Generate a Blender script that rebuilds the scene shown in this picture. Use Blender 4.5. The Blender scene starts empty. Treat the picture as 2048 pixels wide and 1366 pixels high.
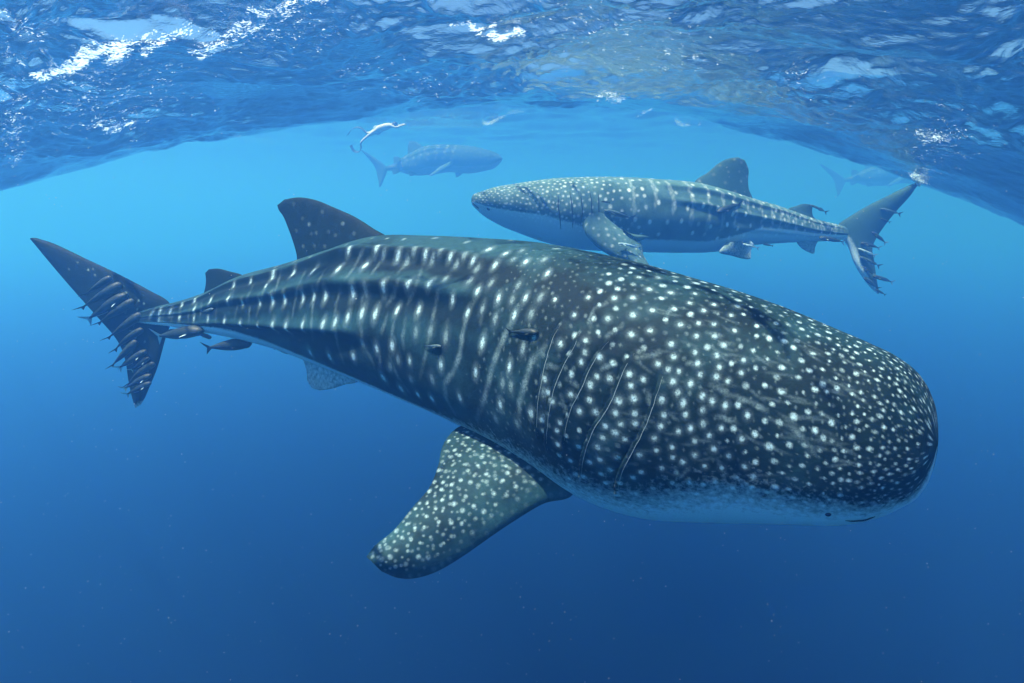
import bpy, math, random
import numpy as np
from mathutils import Vector, Matrix, noise as mnoise

S = bpy.context.scene
C = S.collection

# ---------------------------------------------------------------- camera
W, H, LENS = 2048.0, 1366.0, 20.0
FPX = LENS / 36.0 * W
PITCH = math.radians(13.0)
cam_d = bpy.data.cameras.new('camera'); cam = bpy.data.objects.new('camera', cam_d); C.objects.link(cam)
cam_d.lens = LENS; cam_d.sensor_width = 36.0; cam_d.clip_start = 0.05; cam_d.clip_end = 2000.0
cam.location = (0, 0, 0); cam.rotation_euler = (math.radians(90) - PITCH, 0, 0)
S.camera = cam

# ---------------------------------------------------------------- sky and sun
SUN_EL, SUN_AZ = math.radians(SUN_EL_DEG := 70.0), math.radians(-110.0)      # azimuth from +Y, negative = to the left
sd = Vector((math.sin(SUN_AZ) * math.cos(SUN_EL), math.cos(SUN_AZ) * math.cos(SUN_EL), math.sin(SUN_EL)))
world = bpy.data.worlds.new('World'); S.world = world; world.use_nodes = True
wn = world.node_tree
bg = wn.nodes['Background']; sky = wn.nodes.new('ShaderNodeTexSky')
sky.sky_type = 'NISHITA'; sky.sun_disc = False; sky.sun_elevation = SUN_EL; sky.sun_rotation = SUN_AZ
wn.links.new(sky.outputs[0], bg.inputs[0]); bg.inputs[1].default_value = 0.05
sun_d = bpy.data.lights.new('sun', 'SUN'); sun = bpy.data.objects.new('sun', sun_d); C.objects.link(sun)
sun_d.energy = 5.0; sun_d.angle = math.radians(0.5); sun_d.color = (1.0, 0.96, 0.9)
sun.rotation_euler = sd.to_track_quat('Z', 'Y').to_euler()
S.view_settings.view_transform = 'Standard'; S.view_settings.look = 'None'
S.view_settings.gamma = 1.0; S.view_settings.use_curve_mapping = False
S.view_settings.exposure = 1.28
cy = S.cycles
cy.max_bounces = 8; cy.volume_bounces = 3; cy.transparent_max_bounces = 8
cy.diffuse_bounces = 3; cy.glossy_bounces = 3; cy.transmission_bounces = 3
cy.use_denoising = True
cy.sample_clamp_indirect = 6.0

# ---------------------------------------------------------------- helpers
def ray(px, py):
    a = (px - W / 2) / FPX; b = (H / 2 - py) / FPX
    cp, sp = math.cos(PITCH), math.sin(PITCH)
    return np.array([a, cp + b * sp, -sp + b * cp])
def P(px, py, d):
    return ray(px, py) * d
def mesh_obj(name, V, F, mat=None, parent=None, smooth=True, attrs=None):
    me = bpy.data.meshes.new(name)
    V = np.asarray(V, np.float32)
    F = np.asarray(F, np.int32)
    n = F.shape[1]
    me.vertices.add(len(V)); me.vertices.foreach_set('co', V.ravel())
    me.loops.add(F.size); me.loops.foreach_set('vertex_index', F.ravel())
    me.polygons.add(len(F)); me.polygons.foreach_set('loop_start', np.arange(0, F.size, n, dtype=np.int32))
    me.update(calc_edges=True)
    if smooth: me.polygons.foreach_set('use_smooth', np.ones(len(F), bool))
    me.validate()
    for k, a in (attrs or {}).items():
        a = np.asarray(a, np.float32)
        if a.ndim == 1:
            at = me.attributes.new(k, 'FLOAT', 'POINT'); at.data.foreach_set('value', a)
        else:
            at = me.attributes.new(k, 'FLOAT_COLOR', 'POINT'); at.data.foreach_set('color', a.ravel())
    if mat: me.materials.append(mat)
    o = bpy.data.objects.new(name, me); C.objects.link(o)
    if parent: o.parent = parent
    return o
def new_mat(name):
    m = bpy.data.materials.new(name); m.use_nodes = True
    nt = m.node_tree; nt.nodes.clear()
    out = nt.nodes.new('ShaderNodeOutputMaterial')
    return m, nt, out
def N(nt, typ, ins=None, **kw):
    n = nt.nodes.new(typ)
    for k, v in kw.items(): setattr(n, k, v)
    for k, v in (ins or {}).items():
        if isinstance(v, bpy.types.NodeSocket): nt.links.new(v, n.inputs[k])
        else: n.inputs[k].default_value = v
    return n
def grid_faces(nu, nv, wrap_v=False, off=0):
    i = np.arange(nu - 1)[:, None]; j = np.arange(nv if wrap_v else nv - 1)[None, :]
    j2 = (j + 1) % nv
    a = i * nv + j; b = i * nv + j2; c = (i + 1) * nv + j2; d = (i + 1) * nv + j
    return np.stack([a, b, c, d], -1).reshape(-1, 4) + off

# ---------------------------------------------------------------- water body (the haze box)
SURF_TOP = 4.7
m, nt, out = new_mat('water_body')
pv = N(nt, 'ShaderNodeVolumePrincipled', {'Color': (0.086, 0.355, 0.95, 1), 'Density': 0.056, 'Anisotropy': 0.5,
                                            'Absorption Color': (0.22, 0.62, 0.9, 1)})
nt.links.new(pv.outputs[0], out.inputs['Volume'])
X, Yb, Yf, ZB = 300.0, -120.0, 420.0, -8.3
bv = [(x, y, z) for x in (-X, X) for y in (Yb, Yf) for z in (ZB, SURF_TOP)]
haze = mesh_obj('haze', bv, [(0, 1, 3, 2), (4, 6, 7, 5), (0, 4, 5, 1), (2, 3, 7, 6), (0, 2, 6, 4), (1, 5, 7, 3)], m, smooth=False)
haze['kind'] = 'stuff'

# ---------------------------------------------------------------- water surface
rng = np.random.default_rng(5)
BND = np.array([(-900, 560), (-300, 470), (0, 402), (200, 345), (400, 300), (600, 268), (800, 250), (1000, 243), (1200, 246),
                (1400, 262), (1600, 300), (1800, 365), (2048, 465), (2350, 560), (2900, 700)], float)
YT = 10.0
_bx, _bz = [], []
for px, py in BND:
    r = ray(px, py); t = YT / r[1]
    _bx.append(r[0] * t); _bz.append(r[2] * t + 0.05 + 0.16 * math.exp(-(r[0] * t / 4.5) ** 2))
_bx, _bz = np.array(_bx), np.array(_bz)
def smooth(a, b, x):
    t = np.clip((x - a) / (b - a), 0, 1); return t * t * (3 - 2 * t)
def surf_base(x, y):
    zb = np.interp(x, _bx, _bz)
    near = np.maximum(1.75 - 0.03 * np.abs(x) ** 1.5, 1.0)
    w = smooth(3.5, YT, y)
    z = near * (1 - w) + zb * w
    far = smooth(YT - 1.0, YT + 9, y)
    return z * (1 - far) + 4.0 * far
def waves(x, y):
    z = np.zeros_like(x)
    r = np.random.default_rng(11)
    wx = x + 0.30 * np.sin(0.9 * y + 1.3) + 0.16 * np.sin(2.1 * x + 1.7 * y) + 0.05 * np.sin(5.3 * x - 4.1 * y)
    wy = y + 0.30 * np.sin(0.8 * x + 0.4) + 0.15 * np.sin(1.9 * y - 2.3 * x) + 0.05 * np.sin(4.7 * y + 5.9 * x)
    env = 0.75 + 0.45 * np.sin(0.7 * wx + 0.9 * wy + 0.5) * np.sin(0.5 * wx - 0.8 * wy + 2.0)
    for lam0, amp, n, sp in ((4.0, 0.08, 7, 0.5), (1.8, 0.041, 9, 0.5), (0.85, 0.024, 11, 0.5), (0.40, 0.0115, 14, 0.6), (0.2, 0.0050, 16, 0.75), (0.11, 0.0024, 16, 0.8)):
        for _ in range(n):
            lam = lam0 * r.uniform(0.75, 1.35); th = r.normal(1.4, sp); k = 2 * math.pi / lam
            ph = k * (wx * math.cos(th) + wy * math.sin(th)) + r.uniform(0, 6.28)
            s = np.sin(ph)
            z += (env if lam0 < 1 else 1) * amp / math.sqrt(n) * 1.6 * (s - 0.4 * np.cos(2 * ph + 0.6))
    return z
def surf_z(x, y):
    fade = 1 - smooth(30, 60, np.hypot(x, y + 0.5))
    return surf_base(x, y) + waves(x, y) * (0.3 + 0.7 * fade) * (1 - 0.5 * smooth(6, 9.5, y))
def water_surface():
    na_f, na_b, nr = 860, 80, 760
    az = np.concatenate([np.linspace(-1.05, 1.05, na_f), np.linspace(1.05, 2 * math.pi - 1.05, na_b + 2)[1:-1]])
    q_ = np.linspace(0, 1, nr); rr = np.exp(np.interp(q_, [0, .08, .79, .89, .97, 1], np.log([0.6, 2.6, 13.0, 30.0, 90.0, 280.0])))
    # denser where seen
    A, R_ = np.meshgrid(az, rr, indexing='ij')
    x = R_ * np.sin(A); y = R_ * np.cos(A) - 0.5
    z = surf_z(x, y)
    V = np.stack([x, y, z], -1).reshape(-1, 3)
    F = grid_faces(len(az), nr)
    last = (len(az) - 1) * nr
    j = np.arange(nr - 1)
    F = np.concatenate([F, np.stack([last + j, last + j + 1, j + 1, j], -1)])
    # close the hole above the camera
    V = np.concatenate([V, [[0, -0.5, float(surf_base(np.array([0.]), np.array([-.5]))[0])]]])
    ci = len(V) - 1
    i0 = np.arange(len(az)) * nr; i1 = np.roll(i0, -1)
    F = F[:, ::-1]
    Ft = np.stack([i0, i1, np.full_like(i0, ci), np.full_like(i0, ci)], -1)
    return V, F, Ft
m, nt, out = new_mat('water_surface')
tc = N(nt, 'ShaderNodeTexCoord')
mp = N(nt, 'ShaderNodeMapping', {'Vector': tc.outputs['Object'], 'Rotation': (0, 0, 0.5), 'Scale': (1.0, 2.4, 1.0)})
n1 = N(nt, 'ShaderNodeTexNoise', {'Vector': mp.outputs[0], 'Scale': 5.0, 'Detail': 5.0, 'Roughness': 0.6, 'Distortion': 0.6})
n2 = N(nt, 'ShaderNodeTexNoise', {'Vector': mp.outputs[0], 'Scale': 22.0, 'Detail': 3.0, 'Roughness': 0.55, 'Distortion': 0.4})
n3 = N(nt, 'ShaderNodeMath', {0: n2.outputs[0], 1: 0.22, 2: n1.outputs[0]}, operation='MULTIPLY_ADD')
bump = N(nt, 'ShaderNodeBump', {'Strength': 1.0, 'Distance': 0.017, 'Height': n3.outputs[0]})
fr = N(nt, 'ShaderNodeFresnel', {'IOR': 1.333, 'Normal': bump.outputs[0]})
gl = N(nt, 'ShaderNodeBsdfGlossy', {'Color': (0.95, 0.97, 1, 1), 'Roughness': 0.03, 'Normal': bump.outputs[0]})
tr = N(nt, 'ShaderNodeBsdfTransparent', {'Color': (1, 1, 1, 1)})
rf = N(nt, 'ShaderNodeBsdfRefraction', {'Color': (1, 1, 1, 1), 'Roughness': 0.06, 'IOR': 1.333, 'Normal': bump.outputs[0]})
mx = N(nt, 'ShaderNodeMixShader', {0: 0.12, 1: tr.outputs[0], 2: rf.outputs[0]})
m2 = N(nt, 'ShaderNodeMixShader', {0: fr.outputs[0], 1: mx.outputs[0], 2: gl.outputs[0]})
# white painted along the ripples: sun glints put into the colour, plus broken water
fa = N(nt, 'ShaderNodeAttribute', attribute_name='foam_glint')
mq = N(nt, 'ShaderNodeMapping', {'Vector': tc.outputs['Object'], 'Rotation': (0, 0, 0.25), 'Scale': (1.0, 2.2, 1.0)})
f1 = N(nt, 'ShaderNodeTexNoise', {'Vector': mq.outputs[0], 'Scale': 9.0, 'Detail': 3.0, 'Roughness': 0.6, 'Distortion': 0.8})
f2 = N(nt, 'ShaderNodeTexNoise', {'Vector': mq.outputs[0], 'Scale': 34.0, 'Detail': 2.0, 'Roughness': 0.6, 'Distortion': 0.5})
f3 = N(nt, 'ShaderNodeMath', {0: f1.outputs[0], 1: f2.outputs[0]}, operation='ADD')
f4 = N(nt, 'ShaderNodeMath', {0: f3.outputs[0], 1: 1.7, 2: fa.outputs['Fac']}, operation='MULTIPLY_ADD')
f5 = N(nt, 'ShaderNodeMapRange', {0: f4.outputs[0], 1: 2.36, 2: 2.50, 3: 0.0, 4: 1.0}, interpolation_type='SMOOTHSTEP')
fd = N(nt, 'ShaderNodeBsdfDiffuse', {'Color': (0.85, 0.93, 0.97, 1)}); ft = N(nt, 'ShaderNodeBsdfTranslucent', {'Color': (0.85, 0.95, 1.0, 1)})
fm = N(nt, 'ShaderNodeMixShader', {0: 0.85, 1: fd.outputs[0], 2: ft.outputs[0]})
fz = N(nt, 'ShaderNodeMixShader', {0: 0.5, 1: fm.outputs[0], 2: tr.outputs[0]})
m3 = N(nt, 'ShaderNodeMixShader', {0: f5.outputs[0], 1: m2.outputs[0], 2: fz.outputs[0]})
nt.links.new(m3.outputs[0], out.inputs['Surface'])
V, F, Ft = water_surface()
def foam_glint_mask(V):
    cp, sp = math.cos(PITCH), math.sin(PITCH)
    x, y, z = V.T; d = np.maximum(y * cp - z * sp, 0.05); px = W / 2 + FPX * x / d; py = H / 2 - FPX * (y * sp + z * cp) / d
    px, py = px + 9 * np.sin(py / 13 + 0.7) + 5 * np.sin(px / 17 + py / 9), py + 7 * np.sin(px / 23) + 4 * np.sin(px / 9 + py / 11)
    f = np.zeros(len(V))
    def seg(x0, y0, x1, y1, w, val):
        L2 = (x1 - x0) ** 2 + (y1 - y0) ** 2
        t = np.clip(((px - x0) * (x1 - x0) + (py - y0) * (y1 - y0)) / L2, 0, 1)
        e = np.hypot(px - x0 - t * (x1 - x0), py - y0 - t * (y1 - y0)) / (w * (0.45 + 0.55 * np.sin(np.pi * np.clip(t, 0.05, 0.95))))
        np.maximum(f, val * np.exp(-e ** 2), out=f)
    for a in ((65, 156, 200, 112, 20, .75), (150, 128, 305, 72, 26, .85), (290, 108, 385, 45, 22, .66), (395, 105, 510, 48, 28, .68), (430, 95, 480, 70, 30, .6), (895, 56, 985, 47, 10, .8), (960, 62, 1050, 76, 14, .82),  # this row: sun glints painted as white streaks
              (1195, 199, 1250, 190, 14, .6), (1272, 224, 1296, 223, 6, .55), (1352, 250, 1406, 245, 7, .7), (978, 236, 1000, 236, 10, .72), (990, 238, 1040, 224, 5, .5), (1835, 262, 1890, 280, 20, .62), (470, 284, 600, 266, 10, .36),
              (190, 258, 265, 245, 22, .58), (0, 30, 90, 90, 50, .45), (20, 80, 30, 330, 50, .42), (500, 24, 660, 5, 26, .6), (640, 150, 800, 120, 30, .3)):
        seg(*a)
    for x0, y0, sx, sy, val in ((200, 190, 260, 130, .36), (560, 60, 190, 80, .38), (1180, 50, 200, 60, .38), (1330, 110, 220, 70, .34), (1600, 170, 220, 90, .3), (1880, 280, 130, 90, .36), (900, 170, 260, 60, .3)):  # scattered sun sparkle painted as wide faint patches
        np.maximum(f, val * np.exp(-((px - x0) / sx) ** 2 - ((py - y0) / sy) ** 2), out=f)
    return np.where(y > 0.8, f, 0)
ws = mesh_obj('water_surface', V, F, m, attrs=dict(foam_glint=foam_glint_mask(V)))
ws['kind'] = 'structure'

# ---------------------------------------------------------------- added near-black plane below, blocks the bright horizon and darkens the lower water
m, nt, out = new_mat('added_dark_plane')
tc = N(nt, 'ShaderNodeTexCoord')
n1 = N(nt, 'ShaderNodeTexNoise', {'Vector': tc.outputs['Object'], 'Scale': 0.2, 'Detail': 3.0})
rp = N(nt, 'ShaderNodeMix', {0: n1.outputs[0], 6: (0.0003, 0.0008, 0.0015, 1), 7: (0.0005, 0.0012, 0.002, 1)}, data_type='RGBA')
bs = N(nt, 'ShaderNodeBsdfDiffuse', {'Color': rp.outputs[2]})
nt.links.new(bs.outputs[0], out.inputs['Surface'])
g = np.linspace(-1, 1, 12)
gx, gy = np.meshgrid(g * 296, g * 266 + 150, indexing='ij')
dark_plane = mesh_obj('added_dark_plane', np.stack([gx, gy, np.full_like(gx, -8.0)], -1).reshape(-1, 3), grid_faces(12, 12), m)
dark_plane['kind'] = 'structure'

# ---------------------------------------------------------------- names
def tag(o, label=None, cat=None, group=None):
    if label: o['label'] = label
    if cat: o['category'] = cat
    if group: o['group'] = group
    return o
def empty(name, loc):
    o = bpy.data.objects.new(name, None); C.objects.link(o); o.location = loc; o.empty_display_size = 0.2
    return o
def place_under(child, root):
    child.parent = root; child.matrix_parent_inverse = Matrix.Translation(-root.location)

# ---------------------------------------------------------------- skin material
def skin_material(name, dark, mid, pale, belly):
    m, nt, out = new_mat(name)
    tc = N(nt, 'ShaderNodeTexCoord')
    sp = N(nt, 'ShaderNodeAttribute', attribute_name='spot'); be = N(nt, 'ShaderNodeAttribute', attribute_name='belly')
    ml = N(nt, 'ShaderNodeAttribute', attribute_name='mottle')
    nA = N(nt, 'ShaderNodeTexNoise', {'Vector': tc.outputs['Object'], 'Scale': 3.2, 'Detail': 6.0, 'Roughness': 0.6})
    nB = N(nt, 'ShaderNodeTexNoise', {'Vector': tc.outputs['Object'], 'Scale': 95.0, 'Detail': 3.0, 'Roughness': 0.7})
    nC = N(nt, 'ShaderNodeTexNoise', {'Vector': tc.outputs['Object'], 'Scale': 40.0, 'Detail': 4.0, 'Roughness': 0.65})
    rA = N(nt, 'ShaderNodeMapRange', {0: nA.outputs[0], 1: 0.35, 2: 0.68, 3: 0.0, 4: 1.0})
    mm = N(nt, 'ShaderNodeMath', {0: rA.outputs[0], 1: ml.outputs['Fac']}, operation='ADD'); mm.use_clamp = True
    rB = N(nt, 'ShaderNodeMapRange', {0: nC.outputs[0], 1: 0.3, 2: 0.7, 3: 0.75, 4: 1.25})
    base = N(nt, 'ShaderNodeMix', {0: mm.outputs[0], 6: (*dark, 1), 7: (*mid, 1)}, data_type='RGBA')
    base2 = N(nt, 'ShaderNodeMix', {0: 1.0, 6: base.outputs[2], 7: rB.outputs[0]}, data_type='RGBA', blend_type='MULTIPLY')
    # belly, broken edge
    bn = N(nt, 'ShaderNodeMath', {0: nC.outputs[0], 1: 0.5}, operation='SUBTRACT')
    bn2 = N(nt, 'ShaderNodeMath', {0: bn.outputs[0], 1: 1.0, 2: be.outputs['Fac']}, operation='MULTIPLY_ADD')
    bn3 = N(nt, 'ShaderNodeMapRange', {0: bn2.outputs[0], 1: 0.2, 2: 0.8, 3: 0.0, 4: 1.0})
    base3 = N(nt, 'ShaderNodeMix', {0: bn3.outputs[0], 6: base2.outputs[2], 7: (*belly, 1)}, data_type='RGBA')
    # pale spots with dark pin pricks
    pk = N(nt, 'ShaderNodeMapRange', {0: nB.outputs[0], 1: 0.36, 2: 0.56, 3: 0.30, 4: 1.0})
    sf = N(nt, 'ShaderNodeMath', {0: sp.outputs['Fac'], 1: pk.outputs[0]}, operation='MULTIPLY'); sf.use_clamp = True
    base4 = N(nt, 'ShaderNodeMix', {0: sf.outputs[0], 6: base3.outputs[2], 7: (*pale, 1)}, data_type='RGBA')
    bp = N(nt, 'ShaderNodeBump', {'Strength': 0.35, 'Distance': 0.01, 'Height': nC.outputs[0]})
    bs = N(nt, 'ShaderNodeBsdfPrincipled', {'Base Color': base4.outputs[2], 'Roughness': 0.68, 'Specular IOR Level': 0.12, 'Normal': bp.outputs[0]})
    nt.links.new(bs.outputs[0], out.inputs['Surface'])
    return m
SKIN = skin_material('shark_skin', (0.0026, 0.0125, 0.0160), (0.019, 0.062, 0.074), (0.50, 0.70, 0.75), (0.55, 0.70, 0.75))

# ---------------------------------------------------------------- shark body
def spline(t, k, v):
    """Catmull-Rom through knots k (increasing) with values v (n, m)."""
    k = np.asarray(k, float); v = np.asarray(v, float)
    m = np.zeros_like(v)
    d = np.diff(v, axis=0) / np.diff(k)[:, None]
    m[1:-1] = (d[:-1] * np.diff(k)[1:, None] + d[1:] * np.diff(k)[:-1, None]) / (k[2:] - k[:-2])[:, None]
    m[0] = d[0]; m[-1] = d[-1]
    i = np.clip(np.searchsorted(k, t, side='right') - 1, 0, len(k) - 2)
    h = (k[i + 1] - k[i]); u = ((t - k[i]) / h)[:, None]; h = h[:, None]
    return ((2 * u**3 - 3 * u**2 + 1) * v[i] + (u**3 - 2 * u**2 + u) * h * m[i] + (-2 * u**3 + 3 * u**2) * v[i + 1] + (u**3 - u**2) * h * m[i + 1])

class Body:
    """Lofted trunk. stations: (tx, ty, bx, by, depth, width ratio), tail first or nose first; theta 0 top, 90 deg the seen flank."""
    def __init__(self, st, ns, nt_, side=1.0, ridges=(), tip_end=True):
        st = np.array(st, float)
        T = np.array([P(a[0], a[1], a[4]) for a in st]); B = np.array([P(a[2], a[3], a[4]) for a in st])
        Cc = (T + B) / 2; U = (T - B) / 2
        L = np.concatenate([[0], np.cumsum(np.linalg.norm(np.diff(Cc, axis=0), axis=1))])
        self.L = L[-1]; self.knots = L
        # sample denser toward the blunt end
        q = np.linspace(0, 1, ns)
        s = (q * 0.8 + 0.2 * (1 - (1 - q) ** 3)) * L[-1] if tip_end else q * L[-1]
        c = spline(s, L, Cc); u = spline(s, L, U); wr = spline(s, L, st[:, 5:6])[:, 0]
        tan = np.gradient(c, s, axis=0)
        tan = np.stack([np.convolve(np.pad(tan[:, i], 15, 'edge'), np.ones(31) / 31, 'valid') for i in range(3)], 1)
        tan /= np.linalg.norm(tan, axis=1)[:, None]
        hu = np.linalg.norm(u, axis=1)
        w = np.cross(tan, u); w /= np.linalg.norm(w, axis=1)[:, None]
        flip = np.sign((w * c).sum(1)); w = -w * flip[:, None]                 # toward the viewer's side of the animal
        self.s, self.c, self.u, self.w, self.hu, self.tan = s, c, u, w, hu, tan
        # denser angles on the near flank
        q = np.linspace(0, 1, nt_, endpoint=False)
        th = 2 * math.pi * q + 0.55 * np.sin(2 * math.pi * q + 0.0) * 0
        g = np.linspace(0, 2 * math.pi, 2000); dens = 1 + 1.2 * (np.cos(g - 1.5) > -0.25)
        cd = np.concatenate([[0], np.cumsum((dens[1:] + dens[:-1]) / 2)]); cd /= cd[-1]
        th = np.interp(q, cd, g)
        self.th = th
        ST, TH = np.meshgrid(s, th, indexing='ij')
        self.S, self.TH = ST, TH
        self.TF = np.abs((TH + math.pi) % (2 * math.pi) - math.pi)             # folded 0..pi, same both flanks
        f = ST / self.L
        r = np.ones_like(ST)
        for (f0, f1, a0, a1, amp, wd) in ridges:
            ang = np.radians(a0 + (a1 - a0) * np.clip((f - f0) / (f1 - f0), 0, 1))
            env = smooth(f0 - 0.03, f0 + 0.06, f) * (1 - smooth(f1 - 0.15, f1, f))
            r += env * amp * (np.exp(-((self.TF - ang) / math.radians(wd)) ** 2) - 0.7 * np.exp(-((self.TF - ang - math.radians(1.7 * wd)) / math.radians(1.4 * wd)) ** 2))
        self.R = r
        self.disp = np.zeros_like(ST)
        self.wr = wr
        self.update()
        self.spot = np.zeros_like(ST); self.belly = np.zeros_like(ST); self.mottle = np.zeros_like(ST)
    def update(self):
        TH = self.TH
        cu = np.sign(np.cos(TH)) * np.abs(np.cos(TH)) ** 0.94; sw = np.sign(np.sin(TH)) * np.abs(np.sin(TH)) ** 0.94
        rad = self.R + self.disp / np.maximum(self.hu, 0.02)[:, None]
        self.X = (self.c[:, None, :] + self.u[:, None, :] * (cu * rad)[..., None]
                  + self.w[:, None, :] * (sw * rad * (self.hu * self.wr)[:, None])[..., None])
        cp, sp = math.cos(PITCH), math.sin(PITCH)
        x, y, z = self.X[..., 0], self.X[..., 1], self.X[..., 2]
        d = y * cp - z * sp; v = y * sp + z * cp
        self.px = W / 2 + FPX * x / d; self.py = H / 2 - FPX * v / d; self.d = d
        # vertices facing the viewer
        du = np.gradient(self.X, axis=0); dv = np.roll(self.X, -1, 1) - np.roll(self.X, 1, 1)
        n = np.cross(du, dv); c = self.c[:, None, :]
        n *= np.sign((n * (self.X - c)).sum(-1))[..., None]
        n /= np.linalg.norm(n, axis=-1)[..., None] + 1e-9
        self.nrm = n
        self.front = (n * self.X).sum(-1) < 0
    def find(self, px, py):
        e = (self.px - px) ** 2 + (self.py - py) ** 2 + np.where(self.front, 0, 1e7)
        k = np.argmin(e); i, j = divmod(int(k), self.px.shape[1])
        return i, j
    def blob(self, i, j, a, b, val, rot=0.0, soft=0.55, layer='spot'):
        """ellipse round vertex (i, j): a along the girth, b along the length; on both flanks."""
        s0 = self.s[i]; t0 = self.TF[i, j]
        m = max(a, b) * 2.0
        i0, i1 = np.searchsorted(self.s, [s0 - m, s0 + m])
        i0 = max(0, i0 - 1); i1 = min(len(self.s), i1 + 1)
        sl = slice(i0, i1)
        rad = max(self.hu[i] * (1 + self.wr[i]) / 2, 1e-3)
        dv = (self.TF[sl] - t0) * rad; du = self.S[sl] - s0
        cr, sr = math.cos(rot), math.sin(rot)
        x = du * cr + dv * sr; y = -du * sr + dv * cr
        e = np.sqrt((x / b) ** 2 + (y / a) ** 2)
        val_ = val * (1 - smooth(1 - soft, 1 + soft, e))
        L_ = getattr(self, layer)
        L_[sl] = np.maximum(L_[sl], val_)
    def path(self, pts, width, val, layer='spot'):
        """soft line through pixels pts"""
        pts = np.array(pts, float)
        L = np.concatenate([[0], np.cumsum(np.hypot(*np.diff(pts, axis=0).T))])
        n = max(3, int(L[-1] / 3))
        q = np.linspace(0, L[-1], n)
        xs, ys = np.interp(q, L, pts[:, 0]), np.interp(q, L, pts[:, 1])
        rr = np.random.default_rng(int(pts.sum())); ph = rr.uniform(0, 6.28)
        for k, (x, y) in enumerate(zip(xs, ys)):
            i, j = self.find(x, y)
            g = math.sin(math.pi * min(max((k + 1.0) / (n + 1.0), 0), 1)) ** 0.4 * (0.72 + 0.28 * math.sin(k * 0.45 + ph))
            self.blob(i, j, width * 1.15, width, val * g, soft=0.85, layer=layer)
    def poisson(self, n, spac, size, fmin, fmax, tmax, val, seed, avoid=(), elong=None):
        """spots scattered over the flank, spacing and size as functions of s fraction"""
        rr = np.random.default_rng(seed)
        pts = [(self.s[i], self.TF[i, j], 0.0) for i, j in avoid]
        out = []
        for _ in range(n):
            f = rr.uniform(fmin, fmax); t = rr.uniform(0, tmax)
            i = int(np.searchsorted(self.s, f * self.L)); i = min(i, len(self.s) - 1)
            if rr.uniform() > (self.hu[i] / self.hu.max()) ** 0.7: continue
            rad = max(self.hu[i] * (1 + self.wr[i]) / 2, 1e-3)
            sp = spac(f) * rr.uniform(0.9, 1.15)
            ok = True
            if pts:
                A = np.array(pts)
                ds = A[:, 0] - self.s[i]; dt = (A[:, 1] - t) * rad
                if (ds * ds + dt * dt).min() < sp * sp: ok = False
            if ok:
                pts.append((self.s[i], t, 0.0)); j = int(np.argmin(np.abs(self.th - t)))
                z = size(f) * rr.uniform(0.6, 1.25)
                el = elong(f) if elong else 1.0
                self.blob(i, j, z * el * rr.uniform(0.85, 1.15), z * rr.uniform(0.85, 1.15), val(f) * rr.choice([1.0, 1.0, 0.8, 0.5]), rot=rr.uniform(-0.5, 0.5))
                out.append((i, j))
        return out
    def mesh(self):
        V = self.X.reshape(-1, 3); n0, n1 = self.S.shape
        F = grid_faces(n0, n1, wrap_v=True)
        V = np.concatenate([V, [self.c[0]], [self.c[-1]]])
        k = np.arange(n1)
        cap = [np.stack([np.full(n1, n0 * n1), (k + 1) % n1, k, k], -1), np.stack([np.full(n1, n0 * n1 + 1), (n0 - 1) * n1 + k, (n0 - 1) * n1 + (k + 1) % n1, (n0 - 1) * n1 + k], -1)]
        at = [np.concatenate([a.ravel(), [a[0].mean(), a[-1].mean()]]) for a in (self.spot, self.belly, self.mottle)]
        return V, F, at

def resample(pts, n):
    pts = np.array(pts, float)
    L = np.concatenate([[0], np.cumsum(np.linalg.norm(np.diff(pts, axis=0), axis=1))])
    return spline(np.linspace(0, L[-1], n), L, pts)

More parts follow.
